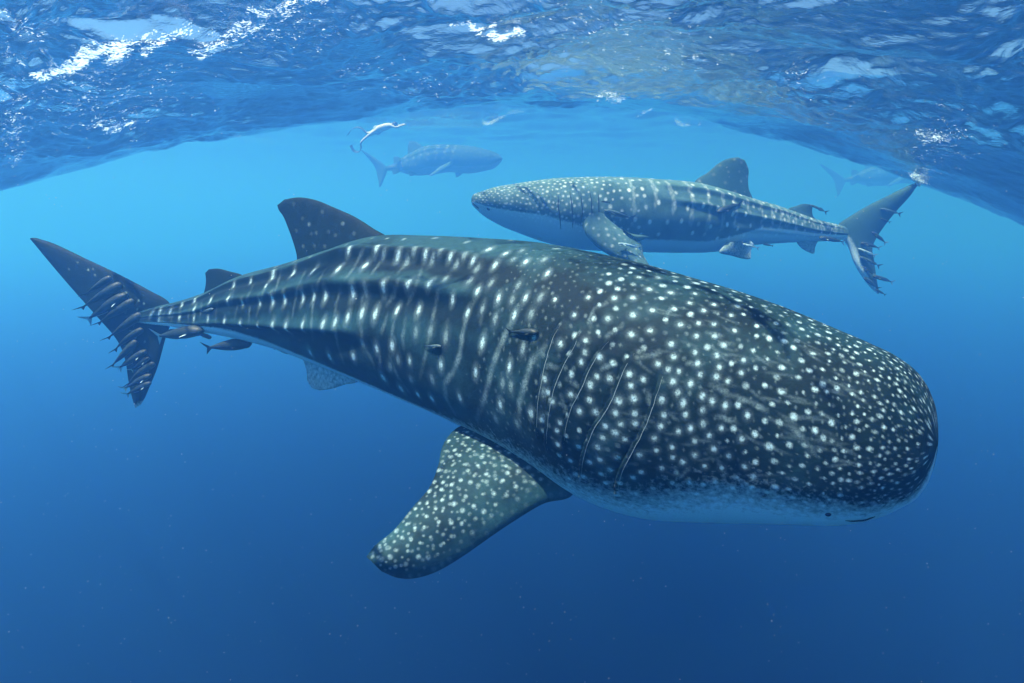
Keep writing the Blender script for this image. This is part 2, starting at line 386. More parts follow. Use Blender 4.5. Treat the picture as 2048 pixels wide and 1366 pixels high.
def fin(lead, trail, depth, thick, ni, nj, normal=None, tip_taper=0.25, root_flare=0.0, even=False):
    """Solid fin between a leading and a trailing edge, both given root to tip. depth(u, v): u root..tip, v lead..trail."""
    n = len(lead)
    if even:
        k = np.arange(n)
        A = spline(np.linspace(0, n - 1, ni), k, np.array(lead, float)); B = spline(np.linspace(0, n - 1, ni), k, np.array(trail, float))
    else:
        A = resample(lead, ni); B = resample(trail, ni)
    u = np.linspace(0, 1, ni)[:, None]; v = (0.5 - 0.5 * np.cos(np.linspace(0, math.pi, nj)))[None, :]
    px = A[:, :1] * (1 - v) + B[:, :1] * v; py = A[:, 1:2] * (1 - v) + B[:, 1:2] * v
    U, Vv = np.broadcast_to(u, px.shape), np.broadcast_to(v, px.shape)
    d = depth(U, Vv, px, py)
    a = (px - W / 2) / FPX; b = (H / 2 - py) / FPX
    cp, sp = math.cos(PITCH), math.sin(PITCH)
    X = np.stack([a, cp + b * sp, -sp + b * cp], -1) * d[..., None]
    if normal is None:
        du = np.gradient(X, axis=0); dv = np.gradient(X, axis=1)
        nn = np.cross(du, dv).mean((0, 1)); nn /= np.linalg.norm(nn)
        if (nn * X.mean((0, 1))).sum() > 0: nn = -nn
    else: nn = np.array(normal, float) / np.linalg.norm(normal)
    # aerofoil: thick near the leading edge
    prof = 1.48 * np.sqrt(np.clip(v, 0, 1)) * (1 - v) ** 0.9
    prof = prof / prof.max()
    tk = thick * (prof + 0.06 * np.sin(math.pi * v)) * (1 - (1 - tip_taper) * U) * (1 + root_flare * np.exp(-U / 0.12))
    edge = np.sin(np.clip((1 - U) / 0.06, 0, 1) * math.pi / 2)
    off = (tk * edge)[..., None] * nn
    Xa = X + off; Xb = X - off
    V = np.concatenate([Xa.reshape(-1, 3), Xb.reshape(-1, 3)])
    F1 = grid_faces(ni, nj); F2 = grid_faces(ni, nj, off=ni * nj)[:, ::-1]
    i = np.arange(ni - 1); o = ni * nj
    def side(j): return np.stack([i * nj + j, o + i * nj + j, o + (i + 1) * nj + j, (i + 1) * nj + j], -1)
    j = np.arange(nj - 1); e = (ni - 1) * nj
    F = np.concatenate([F1, F2, side(0), side(nj - 1), np.stack([e + j, o + e + j, o + e + j + 1, e + j + 1], -1)])
    info = dict(U=U, V=Vv, px=px, py=py, X=X)
    info['spot'] = np.zeros_like(px); info['belly'] = np.zeros_like(px); info['mottle'] = np.zeros_like(px)
    return V, F, info
def fin_spots(info, pts, val=1.0, seed=0, size=None):
    for (x, y, a, b, vv) in pts:
        e = np.sqrt(((info['px'] - x) / b) ** 2 + ((info['py'] - y) / a) ** 2)
        info['spot'] = np.maximum(info['spot'], vv * (1 - smooth(0.45, 1.55, e)))
def fin_poisson(info, n, spac, size, val, seed, umin=0.0, umax=0.97, vmin=0.03, vmax=0.97):
    rr = np.random.default_rng(seed); P0 = []
    ni, nj = info['px'].shape; pts = []
    X = info['X']
    for _ in range(n):
        i = rr.integers(int(umin * ni), int(umax * ni)); j = rr.integers(0, nj)
        v = info['V'][i, j]
        if not vmin < v < vmax: continue
        p = X[i, j]
        if P0 and np.linalg.norm(np.array(P0) - p, axis=1).min() < spac * rr.uniform(0.85, 1.2): continue
        P0.append(p)
        e = np.linalg.norm(X - p, axis=-1) / (size * rr.uniform(0.7, 1.2))
        info['spot'] = np.maximum(info['spot'], val(v, i / ni) * rr.choice([1, 1, 0.75, 0.5]) * (1 - smooth(0.4, 1.6, e)))
def join(parts):
    """(V, F, (spot, belly, mottle)) lists into one mesh."""
    Vs, Fs, A, off = [], [], [[], [], []], 0
    for V, F, at in parts:
        Vs.append(V); Fs.append(F + off); off += len(V)
        for k in range(3): A[k].append(np.asarray(at[k]).ravel())
    return np.concatenate(Vs), np.concatenate(Fs), [np.concatenate(a) for a in A]
def fin_part(f):
    V, F, i = f
    return V, F, [np.concatenate([i[k].ravel()] * 2) for k in ('spot', 'belly', 'mottle')]

def z3(p): return [(x * 0.3418, 440 + y * 0.3418) for x, y in p]
def z4(p): return [(540 + x * 0.366, 360 + y * 0.366) for x, y in p]
def z5(p): return [(680 + x * 0.3075, 780 + y * 0.3075) for x, y in p]
def z6(p): return [(1000 + x * 0.3808, 540 + y * 0.3807) for x, y in p]
def z8(p): return [(640 + x * 0.2051, 220 + y * 0.2051) for x, y in p]
def zA(p): return [(920 + x * 0.2441, 300 + y * 0.2441) for x, y in p]
def zB(p): return [(1380 + x * 0.2441, 300 + y * 0.2441) for x, y in p]

# ================================================================ the big shark
ST1 = [(225, 636, 224, 640, 5.50, .05), (256, 630, 252, 643, 5.455, .13), (288, 621, 280, 646, 5.405, .26), (318, 612, 306, 649, 5.355, .38), (345, 606, 335, 652, 5.30, .48), (410, 587, 392, 662, 5.18, .6), (492, 553, 465, 676, 4.98, .75), (595, 527, 555, 699, 4.73, .8),
       (690, 500, 640, 730, 4.48, .82), (778, 477, 715, 759, 4.24, .84), (880, 477, 805, 796, 3.99, .85), (985, 482, 905, 838, 3.75, .86), (1100, 492, 1010, 890, 3.51, .88),
       (1200, 510, 1105, 945, 3.3, .9), (1298, 532, 1200, 1003, 3.1, .9), (1396, 560, 1300, 1035, 2.92, .9), (1500, 591, 1410, 1043, 2.76, .9), (1590, 623, 1510, 1046, 2.62, .9),
       (1666, 655, 1600, 1048, 2.5, .88), (1743, 688, 1685, 1049, 2.4, .86), (1795, 714, 1745, 1039, 2.33, .86), (1838, 750, 1800, 1017, 2.275, .86), (1858, 785, 1838, 991, 2.243, .86),
       (1869, 820, 1858, 957, 2.222, .86), (1874, 862, 1870, 918, 2.211, .86), (1875, 885, 1875, 893, 2.208, .86)]
RIDGE1 = [(0.03, 0.72, 56, 47, 0.066, 5), (0.0, 0.72, 98, 70, 0.075, 5), (0.0, 0.60, 138, 104, 0.075, 6)]
b1 = Body(ST1, 820, 430, ridges=RIDGE1)
frac1 = b1.S / b1.L

GILLS = [z6([(318, 262), (310, 295), (272, 340), (250, 410), (225, 520), (205, 600), (192, 690), (185, 800), (188, 880)]),
         z6([(415, 290), (395, 380), (330, 490), (290, 580), (262, 680), (250, 760), (240, 870), (240, 955)]),
         z6([(560, 355), (520, 420), (455, 530), (410, 640), (362, 720), (338, 830), (325, 920)]),
         z6([(700, 415), (640, 510), (600, 610), (560, 710), (480, 820), (440, 930), (415, 1050), (425, 1120)]),
         z6([(835, 535), (810, 640), (770, 760), (710, 890), (640, 1010), (605, 1110), (603, 1200)])]
gill_ij = []
for g in GILLS:                                              # each slit is a flap: raised in front, a step down behind
    g = resample(g, 60)
    for _ in range(25): g[1:-1] = (g[:-2] + 2 * g[1:-1] + g[2:]) / 4
    ij = [b1.find(x, y) for x, y in g]
    gill_ij.append(ij)
    ts = np.array([b1.TF[i, j] for i, j in ij]); ss = np.array([b1.s[i] for i, j in ij])
    o = np.argsort(ts); ts, ss = ts[o], ss[o]
    line = np.interp(b1.TF, ts, ss)
    inside = smooth(ts[0] - 0.02, ts[0] + 0.12, b1.TF) * (1 - smooth(ts[-1] - 0.12, ts[-1] + 0.03, b1.TF))
    q = b1.S - line
    b1.disp += inside * np.where(q > 0, 0.022 * np.exp(-q / 0.08), -0.016 * np.exp(q / 0.02))
b1.update()

# spots read off the flank, bright first
R1 = np.random.default_rng(3)
used = []
def put(b, pts, val, k=0.0068, el=1.45, soft=0.5, keep=used, halo=0.2):
    for x, y in pts:
        i, j = b.find(x, y)
        f = b.s[i] / b.L
        d = b.d[i, j]
        z = k * d * R1.uniform(0.85, 1.15)
        rot = R1.uniform(-0.15, 0.15)
        b.blob(i, j, z * el, z, val * R1.uniform(0.9, 1.0), rot=rot, soft=soft)
        if halo: b.blob(i, j, z * el * 1.9, z * 1.9, val * halo, rot=rot, soft=0.7)
        keep.append((i, j))
tail_b = z3([(1467, 360), (1370, 382), (1557, 385), (1065, 500), (995, 535), (933, 537), (1140, 467), (1233, 470), (1135, 522), (1333, 460), (1420, 485), (1520, 485), (1048, 573),
             (1132, 577), (1216, 577), (1310, 595), (1405, 610), (1505, 622), (887, 550), (930, 585)])
body_b = z4([(430, 375), (585, 368), (520, 465), (372, 485), (700, 412), (848, 405), (988, 415), (1108, 440), (1195, 380), (1285, 402), (1400, 443), (1228, 465), (1515, 508), (128, 510), (235, 497),
             (15, 658), (82, 652), (182, 645), (305, 632), (455, 610), (618, 580), (753, 562), (872, 560), (1135, 605), (1250, 645), (1395, 645), (1000, 655), (10, 800), (83, 810), (175, 795), (287, 792),
             (426, 750), (500, 728), (575, 732), (697, 712), (812, 708), (1080, 725), (1335, 735), (325, 968), (455, 965), (585, 920), (665, 905), (760, 990), (932, 1010), (1162, 893), (1310, 1018),
             (1122, 1050), (1035, 1188), (1258, 1230), (885, 1195), (810, 1175), (620, 1080), (715, 1140), (220, 945), (1425, 1275), (240, 638), (355, 775), (15, 520)])
body_f = z4([(622, 405), (790, 375), (750, 450), (890, 435), (930, 385), (1065, 408), (1020, 462), (1130, 485), (1330, 432), (1375, 385), (1500, 435), (960, 540), (1090, 550), (1210, 560), (1355, 575),
             (520, 600), (1320, 655), (1480, 640), (1160, 700), (1230, 760), (1430, 730), (875, 830), (795, 830), (960, 860), (505, 890), (700, 980), (655, 1020), (885, 1090), (770, 1090), (1270, 1110),
             (1315, 1130), (1380, 920), (1350, 1330), (1235, 1310), (1500, 1160), (1490, 1300)])
head_b = z6([(130, 150), (290, 155), (460, 145), (600, 145), (695, 145), (565, 255), (700, 240), (805, 210), (730, 38), (830, 38), (780, 98), (900, 120), (1028, 125), (997, 170), (1125, 180), (1250, 190),
             (1068, 213), (1212, 238), (945, 285), (1125, 282), (1040, 280), (1228, 318), (1033, 348), (690, 340), (785, 318), (897, 385), (390, 235), (75, 240), (318, 390), (450, 370), (450, 432),
             (430, 485), (520, 455), (580, 572), (475, 608), (505, 562), (470, 685), (375, 655), (420, 740), (320, 800), (300, 845), (605, 750), (550, 815), (635, 815), (600, 855), (500, 750), (715, 810),
             (710, 750), (705, 675), (620, 685), (685, 610), (755, 580), (680, 552), (825, 495), (915, 455), (1028, 432), (1140, 445), (1280, 475), (1150, 508), (1035, 490), (942, 535), (1050, 548),
             (885, 520), (1270, 540), (1200, 588), (1140, 560), (1005, 595), (910, 590), (930, 645), (1065, 658), (850, 685), (960, 700), (1180, 715), (860, 760), (975, 762), (1065, 738), (1115, 690),
             (1070, 805), (935, 850), (1000, 830), (840, 825), (1160, 828), (1300, 765), (810, 882), (1020, 900), (900, 930), (1095, 870), (1270, 885), (1125, 940), (825, 948), (735, 970), (655, 890),
             (540, 885), (620, 985), (520, 995), (510, 930), (410, 925), (300, 918), (470, 1010), (580, 1050), (745, 1060), (1020, 970), (905, 980), (960, 1010), (1075, 1035), (1200, 980), (1280, 1035),
             (1165, 1040), (850, 1040), (1000, 1120), (1135, 1115), (1220, 1145), (905, 1120), (1070, 1130), (370, 1000), (365, 1095), (440, 1085), (555, 1120), (530, 1070), (695, 1090), (160, 755),
             (220, 790), (235, 575), (250, 640), (270, 690), (50, 505), (175, 355), (230, 850)])
put(b1, tail_b, 1.0, k=0.0027, el=1.5)
put(b1, body_b, 1.0, k=0.0042, el=1.7)
put(b1, body_f, 0.38, k=0.0050, el=1.6, soft=0.8)
put(b1, head_b, 0.9, k=0.0043, el=1.0, soft=0.6, halo=0.14)
for pts in ([(190, 500), (150, 590), (120, 750)], [(270, 540), (235, 650), (225, 800), (235, 870)], [(385, 600), (360, 680), (350, 790), (370, 900), (400, 1000)], [(510, 380), (460, 480), (410, 540)],
            [(300, 490), (260, 560)], [(535, 570), (505, 650), (490, 770), (510, 910), (560, 990), (580, 1050)], [(600, 450), (560, 510)], [(640, 740), (610, 830)], [(700, 540), (680, 620), (640, 680)],
            [(740, 760), (725, 850), (730, 920)], [(680, 760), (665, 850), (670, 900)], [(830, 480), (800, 570), (755, 670)], [(790, 390), (740, 460), (700, 510)],
            [(920, 600), (905, 680), (870, 850), (850, 950), (820, 1080)], [(60, 505), (30, 600), (20, 640)], [(600, 940), (600, 1040)], [(650, 960), (700, 1080), (760, 1160)], [(970, 770), (955, 860)], [(1175, 650), (1150, 780)]):
    b1.path(z4(pts), 0.012, 0.17)
for pts in ([(1120, 650), (1075, 750), (1050, 850), (1040, 950), (1000, 1050), (955, 1110), (960, 1190), (1010, 1280)], [(1380, 670), (1320, 770), (1260, 900), (1220, 1000), (1190, 1120), (1160, 1230), (1130, 1310)],
            [(1510, 910), (1430, 990), (1390, 1120), (1360, 1230), (1360, 1340)]):
    b1.path(z4(pts), 0.0145, 0.28)
for pts in ([(1110, 510), (1100, 590)], [(1180, 480), (1170, 580)], [(1270, 480), (1260, 600)], [(1370, 400), (1350, 480)], [(1390, 500), (1375, 570)], [(1460, 510), (1455, 600)], [(1020, 520), (1000, 590)], [(960, 540), (950, 590)],
            [(1545, 400), (1500, 560)], [(1480, 380), (1440, 470)]):
    b1.path(z3(pts), 0.012, 0.13)
for pts in ([(480, 310), (470, 260), (500, 200), (560, 175)], [(870, 250), (905, 190)], [(560, 350), (640, 295)], [(720, 460), (840, 440)], [(530, 520), (600, 490)], [(350, 570), (410, 610)], [(250, 500), (310, 520)],
            [(320, 660), (345, 740)], [(1180, 650), (1313, 690), (1400, 740)], [(1140, 765), (1240, 800)], [(940, 1090), (1000, 1040)], [(980, 490), (1070, 492)], [(1150, 385), (1230, 390)], [(1090, 330), (1170, 345)],
            [(780, 640), (785, 700)], [(1100, 600), (1200, 645)], [(1500, 790), (1600, 900), (1650, 960)], [(1150, 1020), (1190, 1080)]):
    b1.path(z6(pts), 0.0075, 0.24)
_fx = [b1.s[b1.find(x, y)[0]] / b1.L for x, y in ((1300, 760), (1480, 800), (1600, 830), (1700, 850), (1780, 860), (1840, 870))]
def sp1(f): return float(np.interp(f, _fx + [1.0], [0.066, 0.052, 0.039, 0.029, 0.0225, 0.019, 0.017]))
def sz1(f): return float(np.interp(f, _fx + [1.0], [0.0122, 0.0102, 0.0082, 0.0064, 0.0052, 0.0046, 0.0042]))
def vl1(f): return 0.92
b1.poisson(40000, sp1, sz1, _fx[0] - 0.06, 0.998, 2.8, vl1, 8, avoid=used)
b1.poisson(9000, lambda f: 0.62 * sp1(f), lambda f: 0.6 * sz1(f), _fx[0] - 0.15, 0.995, 2.8, lambda f: 0.20, 9, avoid=used)
b1.poisson(900, lambda f: 0.16, lambda f: 0.016, 0.15, 0.72, 0.8, lambda f: 0.3, 10, avoid=used, elong=lambda f: 1.6)
_r = np.random.default_rng(12)
for _ in range(90):                                         # faint broken lines running along the head
    f = _r.uniform(_fx[0] - 0.01, _fx[3]); a_ = math.radians(_r.uniform(42, 122))
    i = int(np.searchsorted(b1.s, f * b1.L)); j = int(np.argmin(np.abs(b1.th - a_)))
    b1.blob(i, j, 0.0055, _r.uniform(0.02, 0.05), _r.uniform(0.06, 0.13), rot=_r.uniform(-0.25, 0.45), soft=0.8)
b1.spot *= 0.15 + 0.85 * smooth(0.03, 0.10, frac1)
# pale belly, and painted shade under each ridge with a lit crest above
edge = np.interp(frac1, [0, 0.1, 0.25, 0.4, 0.6, _fx[0], _fx[1], _fx[3], 1.0], np.radians([138, 138, 140, 150, 160, 140, 131, 140, 160]))
soft_ = 0.10 + 0.40 * smooth(0.55, 0.75, frac1)
b1.belly = smooth(0, 1, (b1.TF - edge + soft_) / (2 * soft_))
b1.mottle = 0.75 * (1 - smooth(math.radians(28), math.radians(54), b1.TF)) * (1 - 0.6 * smooth(0.66, 0.8, frac1)) - 0.1  # back lightened in the skin tone, as lit from above
b1.mottle -= 0.35 * smooth(0.62, 0.8, frac1)
for k, (f0, f1, a0, a1, amp, wd) in enumerate(RIDGE1):
    ang = np.radians(a0 + (a1 - a0) * np.clip((frac1 - f0) / (f1 - f0), 0, 1)) + 0.03 * np.sin(frac1 * 40 + k)
    env = smooth(f0, f0 + 0.08, frac1) * (1 - smooth(f1 - 0.12, f1, frac1))
    q = np.degrees(b1.TF - ang)
    b1.mottle -= env * 0.85 * smooth(-1, 3, q) * (1 - smooth(9, 22, q))
    b1.mottle += env * 0.4 * smooth(-16, -3, q) * (1 - smooth(-3, 1, q))

b1.mottle -= 0.5 * (1 - smooth(0.03, 0.12, frac1)); b1.belly *= smooth(0.03, 0.10, frac1)
mid1x = np.array([(a[0] + a[2]) / 2 for a in ST1]); mid1d = np.array([a[4] for a in ST1])
axd1 = lambda U, V, px, py: np.interp(px, mid1x, mid1d)
def wn_at(b, f):
    i = int(np.searchsorted(b.s, f * b.L)); return b.w[min(i, len(b.w) - 1)]
f_dorsal = fin(z4([(640, 440), (655, 330), (560, 262), (470, 205), (350, 150), (250, 110), (160, 95), (80, 106)]),
               z4([(260, 530), (150, 458), (146, 415), (125, 335), (98, 260), (70, 195), (46, 160), (40, 138)]),
               lambda U, V, px, py: axd1(U, V, px, py) + 0.05 * U, 0.055, 150, 110, normal=wn_at(b1, 0.3), root_flare=0.9)
f_dorsal[2]['mottle'] -= 1.0
fin_spots(f_dorsal[2], [(x, y, 4, 3, v * 0.35) for (x, y), v in zip(z4([(228, 248), (415, 245), (300, 180), (150, 280), (190, 215), (190, 365), (258, 365), (320, 370), (340, 290), (262, 425), (270, 295), (140, 135), (430, 372), (240, 300), (330, 425), (380, 310), (480, 300)]),
          [.7, .6, .25, .25, .25, .35, .25, .35, .22, .7, .3, .2, .9, .2, .3, .25, .3])])
f_second = fin(z3([(1400, 410), (1430, 335), (1340, 300), (1270, 284), (1222, 288)]), z3([(1230, 500), (1182, 460), (1196, 415), (1205, 350), (1201, 310)]), axd1, 0.03, 60, 50, normal=wn_at(b1, 0.12), root_flare=0.6)
f_second[2]['mottle'] -= 0.8
f_pelvic = fin([(742, 738), (715, 764), (690, 769), (665, 777), (640, 781)], [(596, 700), (607, 723), (613, 743), (615, 762), (624, 776)],
               lambda U, V, px, py: axd1(U, V, px, py) - 0.2 + 0.0 * U, 0.03, 70, 60, root_flare=0.5)
f_pelvic[2]['belly'] += 0.5
f_pect = fin(z5([(1560, 560), (1500, 690), (1330, 735), (1150, 840), (1000, 940), (800, 1080), (640, 1175), (500, 1222), (380, 1222), (270, 1180)]),
             z5([(960, 190), (790, 232), (705, 300), (660, 390), (636, 500), (580, 635), (470, 765), (350, 910), (230, 1010), (172, 1085)]),
             lambda U, V, px, py: (3.02 + 0.52 * V * (1 - U) ** 1.5 - 0.13 * smooth(0, 1, U) - 0.04 * np.sin(math.pi * V)), 0.075, 230, 150, root_flare=0.7, tip_taper=0.3, even=True)
f_pect[2]['mottle'] += 0.0 + 0.45 * (1 - smooth(0.0, 0.25, f_pect[2]['V']))
fin_poisson(f_pect[2], 9000, 0.047, 0.0098, lambda v, u: 0.6 * float(np.interp(v, [0.0, 0.12, 0.25], [0.1, 0.25, 1.0])) * float(np.interp(u, [0.7, 1.0], [1.0, 0.6])), 4)
fin_poisson(f_pect[2], 5000, 0.032, 0.0075, lambda v, u: 0.35 * float(np.interp(v, [0.0, 0.12, 0.25], [0.0, 0.1, 1.0])), 14)
f_tail = fin(z3([(215, 106), (320, 140), (500, 225), (700, 320), (870, 410), (985, 478), (1010, 560), (965, 700), (920, 860), (870, 980), (826, 1078)]),
             z3([(180, 115), (300, 260), (420, 400), (500, 490), (590, 590), (660, 670), (705, 740), (735, 830), (750, 930), (768, 1020), (790, 1100)]),
             lambda U, V, px, py: 5.475 + 0.12 * (px - 300) / -240 + 0 * U, 0.035, 240, 100, even=True, tip_taper=1.0)
f_tail[2]['mottle'] -= 0.8
fin_spots(f_tail[2], [(x, y, 2.2, 1.8, v) for (x, y), v in zip(z3([(755, 428), (828, 472), (858, 490), (820, 523), (535, 295), (574, 325), (420, 290), (470, 250), (560, 290), (863, 712), (690, 390)]), [.8, .9, .8, .8, .5, .35, .25, .2, .2, .5, .3])])
f_tail[2]['belly'] = 0.55 * smooth(0.95, 1.0, f_tail[2]['U']) * 1.0
V, F, at = join([b1.mesh()] + [fin_part(f) for f in (f_dorsal, f_second, f_pelvic, f_pect, f_tail)])
big = empty('whale_shark', tuple(b1.c[410]))
tag(big, 'huge spotted whale shark filling the middle, its broad snout close to the camera', 'whale shark', 'whale sharks swimming under the surface')
bo = mesh_obj('body', V, F, SKIN, attrs=dict(spot=at[0], belly=at[1], mottle=at[2])); place_under(bo, big)

# gill slits, eye and mouth of the big shark
def plain(name, col, rough=0.5, spec=0.3, noise=0.25, scale=30.0):
    m, nt, out = new_mat(name)
    tc = N(nt, 'ShaderNodeTexCoord')
    n = N(nt, 'ShaderNodeTexNoise', {'Vector': tc.outputs['Object'], 'Scale': scale, 'Detail': 4.0})
    r = N(nt, 'ShaderNodeMapRange', {0: n.outputs[0], 1: 0.3, 2: 0.7, 3: 1 - noise, 4: 1 + noise})
    c = N(nt, 'ShaderNodeMix', {0: 1.0, 6: (*col, 1), 7: r.outputs[0]}, data_type='RGBA', blend_type='MULTIPLY')
    b = N(nt, 'ShaderNodeBsdfPrincipled', {'Base Color': c.outputs[2], 'Roughness': rough, 'Specular IOR Level': spec})
    nt.links.new(b.outputs[0], out.inputs['Surface'])
    return m
DARK = plain('gill_shadow', (0.012, 0.022, 0.026), 0.7, 0.1)
LIP = plain('gill_rim', (0.22, 0.30, 0.32), 0.5, 0.2)
EYE = plain('eye_black', (0.004, 0.005, 0.006), 0.15, 0.6)
def strip(b, ij, width, height, taper=True, off=0.002):
    """A thin raised welt along surface vertices ij: half round section."""
    p = np.array([b.X[i, j] for i, j in ij]); n = np.array([b.nrm[i, j] for i, j in ij])
    for _ in range(3): p[1:-1] = (p[:-2] + p[1:-1] * 2 + p[2:]) / 4; n[1:-1] = (n[:-2] + n[1:-1] + n[2:]) / 3
    t = np.gradient(p, axis=0); t /= np.linalg.norm(t, axis=1)[:, None] + 1e-9
    n /= np.linalg.norm(n, axis=1)[:, None]
    bt = np.cross(t, n)
    m = len(p); q = np.linspace(0, 1, m)
    w = (np.sin(np.pi * np.clip(q, 0.02, 0.98)) ** 0.5 if taper else np.ones(m))
    V = []
    for a in np.linspace(0, 2 * math.pi, 6, endpoint=False):
        V.append(p + n * (off + height * w * math.sin(a))[:, None] + bt * (width * w * math.cos(a))[:, None])
    return np.stack(V, 1).reshape(-1, 3), grid_faces(m, 6, wrap_v=True)
for ij in gill_ij:
    V, F = strip(b1, ij[2:-2], 0.0045, 0.003, off=-0.002)
    o = mesh_obj('gill_slit', V, F, DARK); place_under(o, big)
    # the pale lip of the flap just ahead of it
    ij2 = [(min(i + 3, len(b1.s) - 1), j) for i, j in ij[2:-2]]
    V, F = strip(b1, ij2, 0.0016, 0.0018, off=0.0)
    r = mesh_obj('rim', V, F, LIP, parent=o)
def ball(center, r, squash, nrm, mat, name, root, n=14):
    nrm = np.array(nrm) / np.linalg.norm(nrm)
    a = np.cross(nrm, [0, 0, 1.0]); a /= np.linalg.norm(a); b = np.cross(nrm, a)
    th = np.linspace(0, math.pi, n); ph = np.linspace(0, 2 * math.pi, 2 * n, endpoint=False)
    T_, P_ = np.meshgrid(th, ph, indexing='ij')
    V = (np.sin(T_) * np.cos(P_))[..., None] * a * r + (np.sin(T_) * np.sin(P_))[..., None] * b * r + np.cos(T_)[..., None] * nrm * r * squash + center
    o = mesh_obj(name, V.reshape(-1, 3), grid_faces(n, 2 * n, wrap_v=True), mat); place_under(o, root)
    return o
i, j = b1.find(1655, 1029)
ball(b1.X[i, j] + b1.nrm[i, j] * 0.002, 0.011, 0.5, b1.nrm[i, j], EYE, 'eye', big)
mj = [b1.find(x, y) for x, y in resample([(1690, 1041), (1712, 1041), (1730, 1039), (1742, 1035), (1750, 1032)], 24)]
V, F = strip(b1, mj, 0.005, 0.004); o = mesh_obj('mouth', V, F, EYE); place_under(o, big)

# ================================================================ the second shark
ST2 = [(1702, 456, 1698, 478, 9.95, .7), (1678, 450, 1674, 481, 9.9, .7), (1631, 439, 1625, 483, 9.78, .75), (1551, 412, 1545, 487, 9.6, .8), (1504, 399, 1495, 491, 9.48, .82), (1445, 382, 1435, 503, 9.34, .85),
       (1384, 367, 1375, 505, 9.2, .88), (1310, 361, 1310, 504, 9.05, .9), (1237, 357, 1237, 502, 8.92, .95), (1164, 357, 1160, 497, 8.8, 1.0), (1091, 361, 1091, 482, 8.68, 1.1), (1030, 370, 1042, 464, 8.58, 1.2),
       (981, 379, 993, 443, 8.5, 1.4), (958, 386, 964, 426, 8.47, 1.5), (948, 389, 951, 415, 8.455, 1.5), (944.5, 392, 946, 410, 8.45, 1.5), (943.3, 396, 944, 406, 8.448, 1.5)]
b2 = Body(ST2, 420, 220, ridges=[(0.03, 0.62, 60, 48, 0.05, 5), (0.0, 0.62, 100, 74, 0.05, 5), (0.0, 0.5, 132, 104, 0.04, 6)])
f2 = b2.S / b2.L
used2 = []
def sheet(b, used, seed, f0, f1, rows, ds, ts, k):
    rr = np.random.default_rng(seed)
    rad = b.hu.max()
    for r, a in enumerate(rows):
        s = f0 * b.L + rr.uniform(0, ds)
        while s < f1 * b.L:
            i = int(np.searchsorted(b.s, s)); j = int(np.argmin(np.abs(b.th - math.radians(a + rr.normal(0, 2.5)))))
            g = (b.hu[i] / rad) ** 0.45
            if rr.uniform() < 0.85:
                b.blob(i, j, k * g * 1.3, k * g, rr.choice([1.0, .9, .8, .45]), soft=0.5)
                used.append((i, j))
            s += ds * g * rr.uniform(0.8, 1.2)
    s = f0 * b.L
    while s < f1 * b.L:                                     # the pale bars between the columns of spots
        i = int(np.searchsorted(b.s, s)); a = math.radians(rr.uniform(25, 45)); e = math.radians(rr.uniform(80, 125)); g = (b.hu[i] / rad) ** 0.5
        while a < e:
            j = int(np.argmin(np.abs(b.th - a))); i2 = int(np.clip(i + rr.normal(0, 1.0), 0, len(b.s) - 1))
            b.blob(i2, j, k * 1.3 * g, k * 0.62 * g, 0.34 * rr.uniform(0.6, 1.1), soft=0.8); a += 0.05
        s += ds * g * rr.uniform(0.8, 1.3)
sheet(b2, used2, 21, 0.02, 0.66, (22, 40, 62, 84, 108, 128), 0.27, 1, 0.026)
b2.poisson(12000, lambda f: float(np.interp(f, [.62, .75, .88, 1], [.13, .08, .055, .034])), lambda f: float(np.interp(f, [.62, .75, .9, 1], [.024, .02, .0145, .009])), 0.62, 0.995, 2.3, lambda f: 0.75, 22, avoid=used2)
b2.spot *= 0.1 + 0.9 * smooth(0.02, 0.08, f2)
b2.belly = smooth(-0.08, 0.12, b2.TF - np.interp(f2, [0, .3, .36, .45, .6, .7, .78, .86, 1], np.radians([112, 108, 122, 138, 138, 128, 118, 112, 122])))
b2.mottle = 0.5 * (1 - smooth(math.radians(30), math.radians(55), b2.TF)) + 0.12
for (f0, f1_, a0, a1) in ((0.03, 0.62, 60, 48), (0.0, 0.62, 100, 74)):
    ang = np.radians(a0 + (a1 - a0) * np.clip((f2 - f0) / (f1_ - f0), 0, 1)); q = np.degrees(b2.TF - ang)
    b2.mottle -= 0.5 * smooth(-1, 3, q) * (1 - smooth(9, 22, q)) * (1 - smooth(0.5, 0.62, f2))  # shade below each ridge painted into the skin tone
o2 = np.argsort([(a[0] + a[2]) / 2 for a in ST2])
mid2x = np.array([(a[0] + a[2]) / 2 for a in ST2])[o2]; mid2d = np.array([a[4] for a in ST2])[o2]
axd2 = lambda U, V, px, py: np.interp(px, mid2x, mid2d)
g_gill = [zA(p) for p in ([(1135, 350), (1138, 450), (1132, 540), (1110, 590)], [(1070, 350), (1078, 460), (1078, 560), (1070, 600)], [(985, 350), (1000, 450), (1000, 540), (985, 620)], [(900, 340), (915, 450), (925, 560), (920, 640)], [(808, 370), (805, 450), (820, 560), (825, 650)])]
gill2 = [[b2.find(x, y) for x, y in resample(g, 30)] for g in g_gill]
F2 = []
q = fin(zB([(60, 380), (40, 262), (150, 180), (230, 112), (310, 72), (395, 58)]), zB([(380, 470), (512, 402), (482, 320), (476, 240), (480, 165), (450, 85)]), axd2, 0.10, 70, 60, normal=b2.w[150], root_flare=0.7)
q[2]['mottle'] -= 0.7; fin_poisson(q[2], 500, 0.15, 0.022, lambda v, u: 0.22, 31); F2.append(q)
q = fin(zB([(850, 530), (805, 485), (870, 458), (930, 441), (985, 446)]), zB([(990, 590), (1030, 572), (1008, 540), (1000, 505), (1006, 460)]), axd2, 0.05, 36, 30, normal=b2.w[60], root_flare=0.5)
q[2]['mottle'] -= 0.7; F2.append(q)
